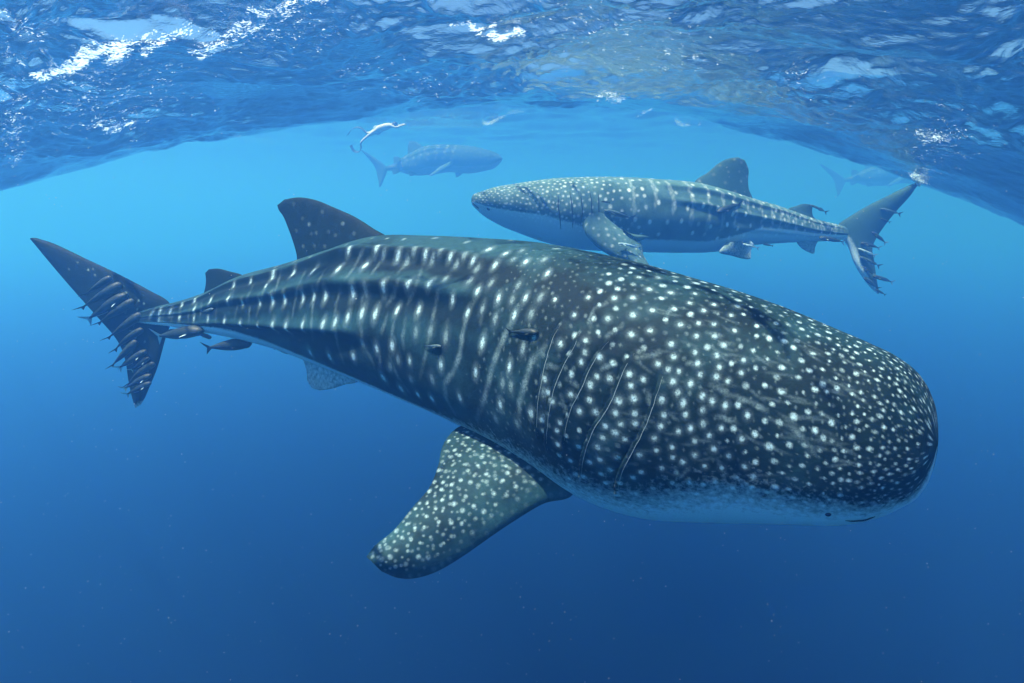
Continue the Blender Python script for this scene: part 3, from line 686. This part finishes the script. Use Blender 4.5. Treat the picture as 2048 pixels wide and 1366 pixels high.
q = fin(zB([(1866, 262), (1750, 310), (1600, 385), (1450, 460), (1300, 550), (1215, 615), (1235, 690), (1300, 800), (1350, 930), (1425, 1050), (1535, 1178)]),
        zB([(1876, 268), (1800, 380), (1700, 490), (1610, 600), (1540, 700), (1500, 780), (1495, 830), (1505, 880), (1515, 960), (1530, 1060), (1550, 1176)]),
        lambda U, V, px, py: 9.92 + 0.05 * (px - 1690) / 130, 0.07, 120, 46, even=True, tip_taper=1.0)
q[2]['mottle'] -= 0.8; q[2]['belly'] += 0.75 * smooth(0.55, 0.62, q[2]['U']) * (1 - smooth(0.10, 0.35, q[2]['V'])); F2.append(q)
q = fin(zB([(300, 760), (240, 836), (340, 866), (420, 888), (470, 896)]), zB([(500, 745), (520, 772), (503, 820), (500, 850), (500, 890)]), lambda U, V, px, py: axd2(U, V, px, py) - 0.42, 0.06, 40, 36, root_flare=0.4)
q[2]['belly'] += 0.35 + 0.4 * smooth(0.6, 1.0, q[2]['V']); F2.append(q)
q = fin(zA([(1010, 600), (1040, 690), (1130, 790), (1250, 868), (1400, 930), (1500, 985), (1560, 1000)]), zA([(1200, 560), (1330, 655), (1420, 700), (1485, 770), (1500, 850), (1535, 915), (1570, 975)]),
        lambda U, V, px, py: 8.05 - 0.25 * U + 0.1 * V, 0.14, 90, 70, root_flare=0.5, even=True)
q[2]['mottle'] += 0.25; fin_poisson(q[2], 4000, 0.10, 0.017, lambda v, u: 0.5, 33); F2.append(q)
q = fin(zA([(1330, 650), (1400, 685), (1470, 697), (1520, 703)]), zA([(1420, 720), (1470, 745), (1510, 730), (1548, 712)]), lambda U, V, px, py: 8.0 + 0 * U, 0.05, 30, 24)
q[2]['mottle'] += 0.25; F2.append(q)
q = fin(zB([(870, 745), (890, 780), (945, 825), (1000, 850)]), zB([(1060, 720), (1045, 755), (1025, 800), (1020, 845)]), axd2, 0.04, 30, 26, normal=b2.w[40])
q[2]['belly'] += 0.4; F2.append(q)
V, F, at = join([b2.mesh()] + [fin_part(f) for f in F2])
sec = empty('whale_shark', tuple(b2.c[200]))
tag(sec, 'spotted whale shark swimming left behind the big one, its tail tip touching the surface', 'whale shark', 'whale sharks swimming under the surface')
SKIN2 = skin_material('shark_skin_teal', (0.030, 0.078, 0.082), (0.085, 0.17, 0.175), (0.80, 0.90, 0.90), (0.50, 0.64, 0.68))  # some distance haze is put into this lighter skin colour
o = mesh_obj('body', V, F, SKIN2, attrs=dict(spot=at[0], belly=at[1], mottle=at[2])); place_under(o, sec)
for ij in gill2:
    V, F = strip(b2, ij, 0.008, 0.006); o = mesh_obj('gill_slit', V, F, DARK); place_under(o, sec)
i, j = b2.find(*zA([(232, 484)])[0]); ball(b2.X[i, j], 0.026, 0.5, b2.nrm[i, j], EYE, 'eye', sec, 8)
V, F = strip(b2, [b2.find(x, y) for x, y in resample(zA([(102, 432), (125, 452), (160, 480)]), 14)], 0.012, 0.01); o = mesh_obj('mouth', V, F, DARK); place_under(o, sec)

# ================================================================ the two faint sharks farther off
def far_shark(tf, dep, seed, label):
    q = lambda pts: [tf(x, y) for x, y in z8(pts)]
    tb = [((640, 553), (645, 592)), ((720, 525), (724, 590)), ((850, 440), (858, 625)), ((960, 385), (960, 636)), ((1050, 358), (1050, 628)), ((1300, 346), (1250, 600)), ((1500, 362), (1450, 612)),
          ((1620, 388), (1590, 590)), ((1700, 412), (1690, 562)), ((1750, 438), (1745, 515)), ((1775, 460), (1775, 482))]
    st = []
    for k, (t, b) in enumerate(tb):
        (tx, ty), (bx, by) = q([t])[0], q([b])[0]
        st.append((tx, ty, bx, by, dep - 0.12 * k, 0.95 if k > 3 else 0.75))
    bb = Body(st, 150, 90, ridges=[(0.05, 0.6, 70, 60, 0.04, 6)])
    us = []
    sheet(bb, us, seed, 0.05, 0.6, (40, 62, 84, 108), 0.42, 1, 0.05)
    bb.poisson(900, lambda f: 0.17, lambda f: 0.035, 0.6, 0.98, 2.2, lambda f: 0.6, seed, avoid=us)
    bb.belly = smooth(-0.1, 0.15, bb.TF - 2.3)
    dd = lambda U, V, px, py: np.full(np.shape(px), dep - 0.5)
    w = bb.w[70]
    fs = [fin(q([(1030, 400), (1005, 360), (950, 318), (900, 302)]), q([(860, 470), (856, 420), (860, 340), (868, 303)]), dd, 0.12, 24, 20, normal=w),
          fin(q([(408, 388), (520, 455), (600, 510), (650, 560), (648, 610), (620, 680), (590, 748)]), q([(404, 394), (480, 480), (530, 545), (552, 600), (560, 650), (572, 700), (576, 752)]), lambda U, V, px, py: np.full(np.shape(px), dep), 0.1, 50, 20, normal=w, even=True, tip_taper=1.0),
          fin(q([(1400, 570), (1395, 610), (1365, 640), (1335, 656)]), q([(1310, 570), (1318, 600), (1322, 630), (1325, 652)]), lambda U, V, px, py: np.full(np.shape(px), dep - 0.3), 0.08, 20, 16),
          fin(q([(1300, 490), (1290, 540), (1200, 590), (1090, 645)]), q([(1240, 520), (1170, 550), (1110, 600), (1060, 638)]), lambda U, V, px, py: dep - 1.75 + 0 * U, 0.09, 30, 20),
          fin(q([(960, 600), (940, 625), (910, 640), (885, 645)]), q([(860, 600), (868, 620), (872, 635), (876, 645)]), dd, 0.06, 16, 14, normal=w),
          fin(q([(790, 575), (780, 600), (750, 618), (725, 628)]), q([(700, 580), (705, 600), (710, 615), (716, 628)]), dd, 0.05, 14, 12, normal=w),
          fin(q([(800, 490), (780, 465), (745, 452), (725, 450)]), q([(720, 530), (716, 510), (716, 480), (718, 455)]), dd, 0.05, 14, 12, normal=w)]
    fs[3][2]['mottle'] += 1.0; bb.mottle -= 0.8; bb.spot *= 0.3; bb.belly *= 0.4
    for k in (0, 1, 2, 4, 5, 6): fs[k][2]['mottle'] -= 0.35
    V, F, at = join([bb.mesh()] + [fin_part(f) for f in fs])
    r = empty('whale_shark', tuple(bb.c[70]))
    tag(r, label, 'whale shark', 'whale sharks swimming under the surface')
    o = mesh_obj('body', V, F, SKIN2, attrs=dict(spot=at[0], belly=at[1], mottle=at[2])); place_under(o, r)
    return r, bb
far_shark(lambda x, y: (x, y), 31.0, 41, 'hazy whale shark in the blue distance below the snorkeler')
far_shark(lambda x, y: (1641 + (x - 724) * 0.98, 350 + (y - 325) * 0.85), 44.0, 42, 'barely visible whale shark in the haze behind the second shark')

# ================================================================ remoras
RMAT = plain('remora_skin', (0.020, 0.034, 0.040), 0.5, 0.3, 0.3, 12.0)
RPALE = plain('remora_pale', (0.42, 0.58, 0.62), 0.5, 0.3, 0.2, 12.0)
RMID = plain('remora_grey', (0.06, 0.10, 0.115), 0.45, 0.35, 0.3, 12.0)
def remora_mesh(name, mat, tail_mat, curve=0.0, fat=1.0):
    """One fish along +X, one unit long, its back toward +Z; slot 0 body, slot 1 tail fin."""
    f = np.array([0, .02, .08, .2, .38, .55, .72, .86, .93])
    hh = np.array([.006, .030, .048, .060, .064, .054, .036, .018, .014]) * fat
    ww = np.array([.008, .045, .062, .066, .058, .046, .028, .012, .008]) * fat
    n = 30; q = np.linspace(0, .93, n)
    h = np.interp(q, f, hh); w = np.interp(q, f, ww)
    a = np.linspace(0, 2 * math.pi, 14, endpoint=False)
    def bend(x): return curve * np.clip(x - 0.35, 0, 1) ** 2
    V = np.stack([np.broadcast_to(0.5 - q[:, None], (n, 14)), w[:, None] * np.cos(a) + bend(q)[:, None] * 1.0, h[:, None] * np.sin(a) - 0.012 * (q[:, None] < .1)], -1).reshape(-1, 3)
    F = [grid_faces(n, 14, wrap_v=True)]; Vs = [V]; off = len(V); mi = [np.zeros(len(F[0]), int)]
    def blade(pts_a, pts_b, th, slot, plane='xz', y0=0.0):
        nonlocal off
        k = len(pts_a); A = np.array(pts_a, float); B = np.array(pts_b, float); t = np.linspace(0, 1, 6)[None, :, None]
        G = A[:, None, :] * (1 - t) + B[:, None, :] * t
        x, z = G[..., 0], G[..., 1]; tk = th * np.sin(np.pi * np.linspace(0.06, 0.94, 6))[None, :] * np.ones((k, 1))
        for sgn in (1, -1):
            if plane == 'xz': v = np.stack([x, y0 + bend(0.5 - x) + sgn * tk, z], -1)
            else: v = np.stack([x, z, y0 + sgn * tk - abs(0) + 0 * x], -1)
            Vs.append(v.reshape(-1, 3)); F.append(grid_faces(k, 6, off=off)); off += k * 6; mi.append(np.full(len(F[-1]), slot))
    blade([(-.38, .016), (-.45, .065), (-.58, .155)], [(-.38, -.006), (-.455, .0), (-.485, .0)], .004, 1)
    blade([(-.38, -.016), (-.45, -.065), (-.58, -.155)], [(-.38, .006), (-.455, .0), (-.485, .0)], .004, 1)
    blade([(.0, .055 * fat), (-.10, .095), (-.2, .075), (-.34, .035)], [(-.05, .04 * fat), (-.14, .035), (-.22, .03), (-.34, .012)], .004, 0)
    blade([(.0, -.055 * fat), (-.10, -.095), (-.2, -.075), (-.34, -.035)], [(-.05, -.04 * fat), (-.14, -.035), (-.22, -.03), (-.34, -.012)], .004, 1 if tail_mat is RPALE else 0)
    for sg in (1, -1):
        blade([(.30, sg * .05 * fat), (.24, sg * .11), (.17, sg * .15)], [(.22, sg * .05 * fat), (.18, sg * .09), (.15, sg * .14)], .004, 1, plane='xy', y0=0.0)
    me = mesh_obj('remora', np.concatenate(Vs), np.concatenate(F), mat).data
    me.materials.append(tail_mat); me.polygons.foreach_set('material_index', np.concatenate(mi).astype(np.int32))
    ob = [o for o in C.objects if o.data is me][0]; bpy.data.objects.remove(ob)
    return me
RM = {'d': remora_mesh('remora', RMAT, RMAT, 0.0, 1.5), 'p': remora_mesh('remora', RMAT, RPALE, 0.12, 1.5), 'c': remora_mesh('remora', RMAT, RMID, -0.25, 1.4), 'g': remora_mesh('remora', RMID, RMID, 0.1, 1.0), 'w': remora_mesh('remora', RPALE, RPALE, 0.2, 0.8), 'f': remora_mesh('remora', RMAT, RMAT, 0.05, 1.9)}
first = {}
def remora(head, tail, d0, d1, kind, label, group, up=(0, -0.35, 1)):
    A = Vector(P(head[0], head[1], d0)); B = Vector(P(tail[0], tail[1], d1))
    x = (A - B); L = x.length; x.normalize()
    u = Vector(up); y = u.cross(x).normalized(); z = x.cross(y)
    if 'o' not in first:
        first['o'] = o = bpy.data.objects.new('remora', RM[kind]); C.objects.link(o)
    else:
        o = first['o'].copy(); o.data = RM[kind]; C.objects.link(o)
    o.matrix_world = Matrix.Translation((A + B) / 2) @ Matrix((x, y, z)).transposed().to_4x4() @ Matrix.Scale(L, 4)
    tag(o, label, 'remora', group)
    return o
def zt(x, y): return (140 + x * 0.2344, 520 + y * 0.2343)
GA = 'remoras riding on the big whale shark'
TO = (0.1, -1.0, 0.25)
tail_row = [((350, 145), (118, 302), 'd', 'dark remora lying highest on the big shark\'s tail fin'),
            ((438, 205), (90, 412), 'd', 'second remora from the top on the big tail fin, tail poking past its edge'),
            ((478, 285), (140, 522), 'p', 'remora with a pale forked tail, third from the top on the big tail fin'),
            ((548, 345), (232, 545), 'd', 'short dark remora fourth from the top on the big tail fin'),
            ((608, 460), (316, 670), 'd', 'dark remora nearest the tail stalk on the big tail fin'),
            ((620, 590), (360, 745), 'c', 'dark remora just under the notch of the big tail fin'),
            ((570, 690), (350, 910), 'd', 'dark remora hanging farthest out from the big tail fin\'s lower lobe'),
            ((650, 770), (408, 935), 'p', 'remora with a broad whitish tail beside the big tail fin\'s lower lobe'),
            ((672, 830), (518, 950), 'p', 'remora whose white forked tail shows in the middle of the lower lobe'),
            ((720, 880), (470, 1040), 'c', 'slim dark remora low on the big tail fin\'s lower lobe'),
            ((690, 975), (454, 1108), 'p', 'small pale-tailed remora second from the bottom of the big tail fin'),
            ((690, 1040), (474, 1158), 'p', 'small pale-tailed remora lowest on the big tail fin')]
for hd, tl, kd, lb in tail_row:
    remora(zt(*hd), zt(*tl), 5.395, 5.43, kd, lb, GA, (0.1, -0.45, 0.9) if kd == 'p' else TO)
remora(z3([(1185, 640)])[0], z3([(905, 690)])[0], 5.02, 5.22, 'p', 'dark remora with a white tail under the big shark\'s tail stalk', GA)
remora(z3([(1235, 690)])[0], z3([(1130, 650)])[0], 5.05, 5.1, 'd', 'stubby dark remora pressed to the tail stalk\'s belly', GA)
remora(z3([(1468, 715)])[0], z3([(1205, 752)])[0], 4.88, 4.95, 'f', 'stout dark remora swimming free below the big shark\'s tail stalk', GA)
remora(z3([(1690, 778)])[0], z3([(1605, 750)])[0], 4.62, 4.66, 'd', 'tiny dark remora ahead of the big shark\'s pelvic fin', GA)
def on(b, x, y, lift=0.02):
    i, j = b.find(x, y); return float(b.d[i, j]) - lift
for hd, tl, kd, lb in ((z3([(1246, 519)])[0], z3([(1178, 541)])[0], 'g', 'tiny remora clinging high on the big shark\'s tail stalk'),
                       (z4([(932, 906)])[0], z4([(838, 910)])[0], 'g', 'small pale-backed remora in the middle of the big shark\'s flank'),
                       (z4([(1462, 830)])[0], z4([(1304, 829)])[0], 'd', 'slim dark remora just behind the big shark\'s gill slits')):
    remora(hd, tl, on(b1, *hd), on(b1, *tl), kd, lb, GA, (0, -0.5, 1))
GB = 'remoras riding on the second whale shark'
for hd, tl, kd, lb, dd in ((zA([(1158, 420)])[0], zA([(1228, 430)])[0], 'd', 'small dark remora behind the second shark\'s gills', 0),
                       (zA([(1182, 490)])[0], zA([(1415, 555)])[0], 'g', 'big dark remora above the second shark\'s pectoral fin', 0),
                       (zA([(1128, 714)])[0], zA([(1228, 708)])[0], 'd', 'small dark remora at the root of the second shark\'s pectoral fin', 7.95),
                       (zA([(1295, 762)])[0], zA([(1480, 795)])[0], 'w', 'pale remora lying on the second shark\'s pectoral fin', 7.82),
                       (zB([(225, 505)])[0], zB([(415, 440)])[0], 'd', 'dark remora on the second shark\'s flank under its dorsal fin', 0),
                       (zB([(985, 448)])[0], zB([(1118, 508)])[0], 'g', 'remora trailing from the second shark\'s small rear dorsal fin', 9.7),
                       (zB([(432, 768)])[0], zB([(558, 800)])[0], 'w', 'pale remora above the second shark\'s pelvic fin', 8.9),
                       (zB([(600, 770)])[0], zB([(678, 785)])[0], 'd', 'dark remora under the second shark behind its pelvic fin', 9.3),
                       (zB([(1060, 715)])[0], zB([(1258, 750)])[0], 'p', 'dark remora with a white tail under the second shark\'s tail stalk', 9.5),
                       (zB([(1560, 478)])[0], zB([(1722, 522)])[0], 'g', 'remora across the upper lobe of the second shark\'s tail', 9.85),
                       (zB([(1560, 560)])[0], zB([(1638, 592)])[0], 'd', 'tiny remora at the back edge of the second shark\'s upper tail lobe', 9.85),
                       (zB([(1490, 670)])[0], zB([(1605, 760)])[0], 'p', 'remora with a white tail streaming from the notch of the second shark\'s tail', 9.84),
                       (zB([(1400, 760)])[0], zB([(1550, 800)])[0], 'p', 'remora with a pale tail tip just below the tail notch of the second shark', 9.84),
                       (zB([(1378, 805)])[0], zB([(1515, 860)])[0], 'w', 'pale remora lying across the top of the second shark\'s lower tail lobe', 9.83),
                       (zB([(1390, 872)])[0], zB([(1552, 948)])[0], 'g', 'grey remora in the middle of the second shark\'s lower tail lobe', 9.83),
                       (zB([(1420, 955)])[0], zB([(1505, 1020)])[0], 'p', 'small remora low on the second shark\'s lower tail lobe', 9.83),
                       (zB([(1500, 1030)])[0], zB([(1658, 1080)])[0], 'p', 'remora whose long pale tail curls out behind the second shark\'s lower lobe', 9.84),
                       (zB([(1425, 1045)])[0], zB([(1545, 1135)])[0], 'd', 'dark remora along the leading edge of the second shark\'s lower lobe', 9.83),
                       (zB([(1520, 1140)])[0], zB([(1600, 1186)])[0], 'd', 'tiny dark remora at the very tip of the second shark\'s tail', 9.84)):
    d0, d1 = (dd, dd) if dd else (on(b2, *hd, 0.05), on(b2, *tl, 0.05))
    remora(hd, tl, d0, d1, kd, lb, GB)

# ================================================================ the snorkeler
SK = plain('swimmer_skin', (0.66, 0.62, 0.58), 0.5, 0.3, 0.08)
FINM = plain('flipper_rubber', (0.03, 0.06, 0.08), 0.5, 0.3, 0.1)
HAIR = plain('wet_hair', (0.02, 0.018, 0.015), 0.5, 0.3, 0.2)
SUIT = plain('swim_shorts', (0.35, 0.42, 0.48), 0.8, 0.1, 0.1)
DS = 23.0
def s8(x, y, dd=0.0): return P(*z8([(x, y)])[0], DS + dd)
J = dict(pel=s8(560, 195), sp1=s8(600, 172), chest=s8(655, 155), neck=s8(700, 146), head=s8(735, 150), crown=s8(748, 158),
         shL=s8(690, 152, -.19), elL=s8(740, 172, -.22), wrL=s8(800, 152, -.2), shR=s8(690, 146, .19), elR=s8(745, 160, .24), wrR=s8(805, 142, .22),
         hipL=s8(548, 200, -.12), knL=s8(478, 245, -.14), anL=s8(412, 300, -.14), toL=s8(395, 325, -.14),
         hipR=s8(552, 195, .12), knR=s8(490, 225, .14), anR=s8(455, 222, .14), toR=s8(437, 205, .14))
rad = dict(pel=.15, sp1=.145, chest=.165, neck=.065, head=.105, crown=.085, shL=.07, elL=.045, wrL=.032, shR=.07, elR=.045, wrR=.032, hipL=.105, knL=.065, anL=.042, toL=.04, hipR=.105, knR=.065, anR=.042, toR=.04)
E = [('pel', 'sp1'), ('sp1', 'chest'), ('chest', 'neck'), ('neck', 'head'), ('head', 'crown'), ('chest', 'shL'), ('shL', 'elL'), ('elL', 'wrL'), ('chest', 'shR'), ('shR', 'elR'), ('elR', 'wrR'), ('pel', 'hipL'), ('hipL', 'knL'), ('knL', 'anL'), ('anL', 'toL'), ('pel', 'hipR'), ('hipR', 'knR'), ('knR', 'anR'), ('anR', 'toR')]
def fingers(w, e, tag_):
    w, e = np.array(w), np.array(e); d = (w - e) / np.linalg.norm(w - e); side = np.cross(d, [0, 0, 1.0]); side /= np.linalg.norm(side); up = np.cross(side, d)
    J['pa' + tag_] = w + d * .07; rad['pa' + tag_] = .034; E.append(('wr' + tag_, 'pa' + tag_))
    for k, (o, l) in enumerate(((-.035, .075), (-.012, .088), (.012, .082), (.034, .066))):
        a, b = 'f%d' % k + tag_, 'g%d' % k + tag_
        J[a] = w + d * (.075 + l * .5) + side * o; J[b] = w + d * (.07 + l) + side * o * 1.2 - up * .012
        rad[a] = .0095; rad[b] = .008; E.append(('pa' + tag_, a)); E.append((a, b))
    J['th' + tag_] = w + d * .06 - side * .06; rad['th' + tag_] = .011; E.append(('wr' + tag_, 'th' + tag_))
fingers(J['wrL'], J['elL'], 'L'); fingers(J['wrR'], J['elR'], 'R')
names = list(J)
me = bpy.data.meshes.new('body'); me.from_pydata([tuple(J[n]) for n in names], [(names.index(a), names.index(b)) for a, b in E], [])
so = bpy.data.objects.new('body', me); C.objects.link(so)
md = so.modifiers.new('skin', 'SKIN'); md.use_smooth_shade = True
so.modifiers.new('sub', 'SUBSURF').render_levels = 2; so.modifiers['sub'].levels = 2
if not me.skin_vertices: 
    bpy.context.view_layer.objects.active = so
    me.attributes  # the modifier adds its layer below
for k, n in enumerate(names):
    me.skin_vertices[0].data[k].radius = (rad[n], rad[n]); me.skin_vertices[0].data[k].use_root = (n == 'pel')
dg = bpy.context.evaluated_depsgraph_get(); dg.update()
m2 = bpy.data.meshes.new_from_object(so.evaluated_get(dg)); m2.materials.clear(); m2.materials.append(SK)
bpy.data.objects.remove(so)
sw = empty('person', tuple(J['pel'])); tag(sw, 'pale snorkeler in swim fins gliding just under the surface, arms stretched forward', 'person')
so = bpy.data.objects.new('body', m2); C.objects.link(so); place_under(so, sw)
ball(J['head'] + np.array([-.02, .0, .03]), .118, 0.95, [0.3, 0, 1], HAIR, 'hair', sw, 10)
d_ = (J['crown'] - J['head']); d_ /= np.linalg.norm(d_)
ball(J['head'] + d_ * .09 + np.array([0, -.02, -.03]), .062, 0.6, d_, FINM, 'mask', sw, 8)
ball((J['pel'] * .6 + (J['hipL'] + J['hipR']) / 2 * .4), .185, 0.85, J['sp1'] - J['pel'], SUIT, 'shorts', sw, 10)
def flipper(pts, off):
    p = resample([s8(x, y, off) for x, y in pts], 24)
    t = np.gradient(p, axis=0); t /= np.linalg.norm(t, axis=1)[:, None]
    ydir = np.array([0.15, 0.9, 0.4]); q = np.linspace(0, 1, 24)
    w = np.interp(q, [0, .15, .6, 1], [.05, .07, .11, .12]); n = np.cross(t, ydir)
    th = np.interp(q, [0, .2, 1], [.05, .025, .008])
    V = []
    for a in np.linspace(0, 2 * math.pi, 10, endpoint=False):
        V.append(p + ydir * (w * math.cos(a))[:, None] + n * (th * math.sin(a))[:, None])
    o = mesh_obj('flipper', np.stack(V, 1).reshape(-1, 3), grid_faces(24, 10, wrap_v=True), FINM); place_under(o, sw)
flipper([(412, 305), (398, 330), (402, 375), (375, 408), (335, 400), (300, 345)], -.14)
flipper([(457, 224), (435, 205), (400, 176), (350, 168), (300, 200), (268, 245)], .14)

# ================================================================ bubbles where water breaks, streaks for sun glints, and drifting specks
FOAM_GLINT, nt, out = new_mat('foam_glint_white')  # white shared by broken water and the sun-glint streaks
tc = N(nt, 'ShaderNodeTexCoord'); n1 = N(nt, 'ShaderNodeTexNoise', {'Vector': tc.outputs['Object'], 'Scale': 20.0})
c1 = N(nt, 'ShaderNodeMix', {0: n1.outputs[0], 6: (0.78, 0.90, 0.96, 1), 7: (0.86, 0.95, 1.0, 1)}, data_type='RGBA')
d1_ = N(nt, 'ShaderNodeBsdfDiffuse', {'Color': c1.outputs[2]}); t1_ = N(nt, 'ShaderNodeBsdfTranslucent', {'Color': c1.outputs[2]})
x1_ = N(nt, 'ShaderNodeMixShader', {0: 0.8, 1: d1_.outputs[0], 2: t1_.outputs[0]}); nt.links.new(x1_.outputs[0], out.inputs['Surface'])
def bubbles(name, centers, radii, mat, axes=None):
    t = (1 + 5 ** .5) / 2
    iv = np.array([(-1, t, 0), (1, t, 0), (-1, -t, 0), (1, -t, 0), (0, -1, t), (0, 1, t), (0, -1, -t), (0, 1, -t), (t, 0, -1), (t, 0, 1), (-t, 0, -1), (-t, 0, 1)], float); iv /= np.linalg.norm(iv[0])
    fi = np.array([(0, 11, 5), (0, 5, 1), (0, 1, 7), (0, 7, 10), (0, 10, 11), (1, 5, 9), (5, 11, 4), (11, 10, 2), (10, 7, 6), (7, 1, 8), (3, 9, 4), (3, 4, 2), (3, 2, 6), (3, 6, 8), (3, 8, 9), (4, 9, 5), (2, 4, 11), (6, 2, 10), (8, 6, 7), (9, 8, 1)])
    n = len(centers)
    off = iv[None] * radii[:, None, None]
    if axes is not None:                                     # drawn out along the ripple they sit on
        off = off + axes[:, None, :] * (off * axes[:, None, :]).sum(-1, keepdims=True) / (axes ** 2).sum(-1)[:, None, None] * 2.6
    V = (centers[:, None, :] + off).reshape(-1, 3)
    F = (fi[None] + 12 * np.arange(n)[:, None, None]).reshape(-1, 3)
    o = mesh_obj(name, V, F, mat); o['kind'] = 'stuff'
    return o
def puff(px, py, d, wpx, hpx, n, seed, slope=0.0, r=(0.006, 0.03)):
    q = np.random.default_rng(seed); c, rr_ = [], []
    for _ in range(n):
        a = q.normal(0, 0.38); b = q.normal(0, 0.38) * (1 - min(0.8, abs(a)))
        c.append(P(px + a * wpx, py + b * hpx + slope * a * wpx, d + q.normal(0, 0.12)))
        rr_.append(q.uniform(*r) * (1.1 - min(0.8, abs(a))))
    return c, rr_
def hit(px, py):
    """depth at which the line of sight meets the underside of the water"""
    t = np.linspace(1.5, 14, 420); q = ray(px, py)[None] * t[:, None]
    k = np.nonzero(q[:, 2] > surf_z(q[:, 0], q[:, 1]))[0]
    return t[k[0]] if len(k) else None
q = np.random.default_rng(6)
c, r_ = [], []
ax = []
def flake(x, y, rpx, dx, dy):
    d = hit(x, y)
    if d is None: return
    rad = d / FPX * rpx * q.uniform(0.45, 1.3)
    c.append(P(x, y, d)); r_.append(rad); a = q.normal(0, 0.25)
    v = P(x + dx * math.cos(a) - dy * math.sin(a), y + dy * math.cos(a) + dx * math.sin(a), d) - P(x, y, d); ax.append(v / np.linalg.norm(v))
def clump(x0, y0, x1, y1, n, wd, rpx, tilt=0.9):
    """white bubbles along a streak on the underside, for both broken water and sun glints"""
    L = math.hypot(x1 - x0, y1 - y0); ex, ey = (x1 - x0) / L, (y1 - y0) / L
    for _ in range(int(n * 1.7)):
        t = q.uniform(); w_ = wd * (math.sin(math.pi * t) ** 0.7) * q.normal(0, 0.5) + wd * 0.25 * math.sin(t * 17 + x0)
        flake(x0 + ex * L * t - ey * w_, y0 + ey * L * t + ex * w_, rpx * 0.62, ex * math.cos(tilt * .35) + ey * math.sin(tilt * .35), ey * math.cos(tilt * .35) - ex * math.sin(tilt * .35))
for a in ((978, 235, 1000, 236, 60, 9, 1.6), (988, 212, 988, 243, 26, 6, 1.2), (1352, 249, 1406, 245, 50, 5, 1.5), (1195, 199, 1250, 190, 30, 10, 1.3), (1840, 262, 1888, 280, 40, 14, 1.4), (60, 156, 305, 72, 60, 30, 1.2), (395, 105, 510, 50, 40, 26, 1.2)):  # last two streaks added for sun glints, the rest broken water
    clump(*a)
fo = bubbles('foam_glint', np.array(c), np.array(r_), FOAM_GLINT, np.array(ax))
fo['label'] = 'white bubbles and streaks standing in for sun glints on the underside of the waves'
c, r_ = puff(1836, 357, 9.85, 24, 13, 420, 12, 0.5, (0.008, 0.03))
fs = bubbles('splash_foam', np.array(c), np.array(r_), FOAM_GLINT)
fs['label'] = 'white splash where the second shark\'s tail tip meets the surface'
SPECK = plain('speck_pale', (0.75, 0.82, 0.85), 0.8, 0.1, 0.1)
q = np.random.default_rng(77); c, r_ = [], []
while len(c) < 900:
    d = 1.2 + 9.0 * q.uniform() ** 0.6; x, y = q.uniform(-80, 2130), q.uniform(250, 1400)
    p = P(x, y, d)
    if p[2] > 0.9: continue
    c.append(p); r_.append(d * 0.00036 * q.uniform(0.6, 1.8) ** 1.5)
bubbles('plankton_specks', np.array(c), np.array(r_), SPECK)['label'] = 'pale specks of plankton drifting through the blue water'
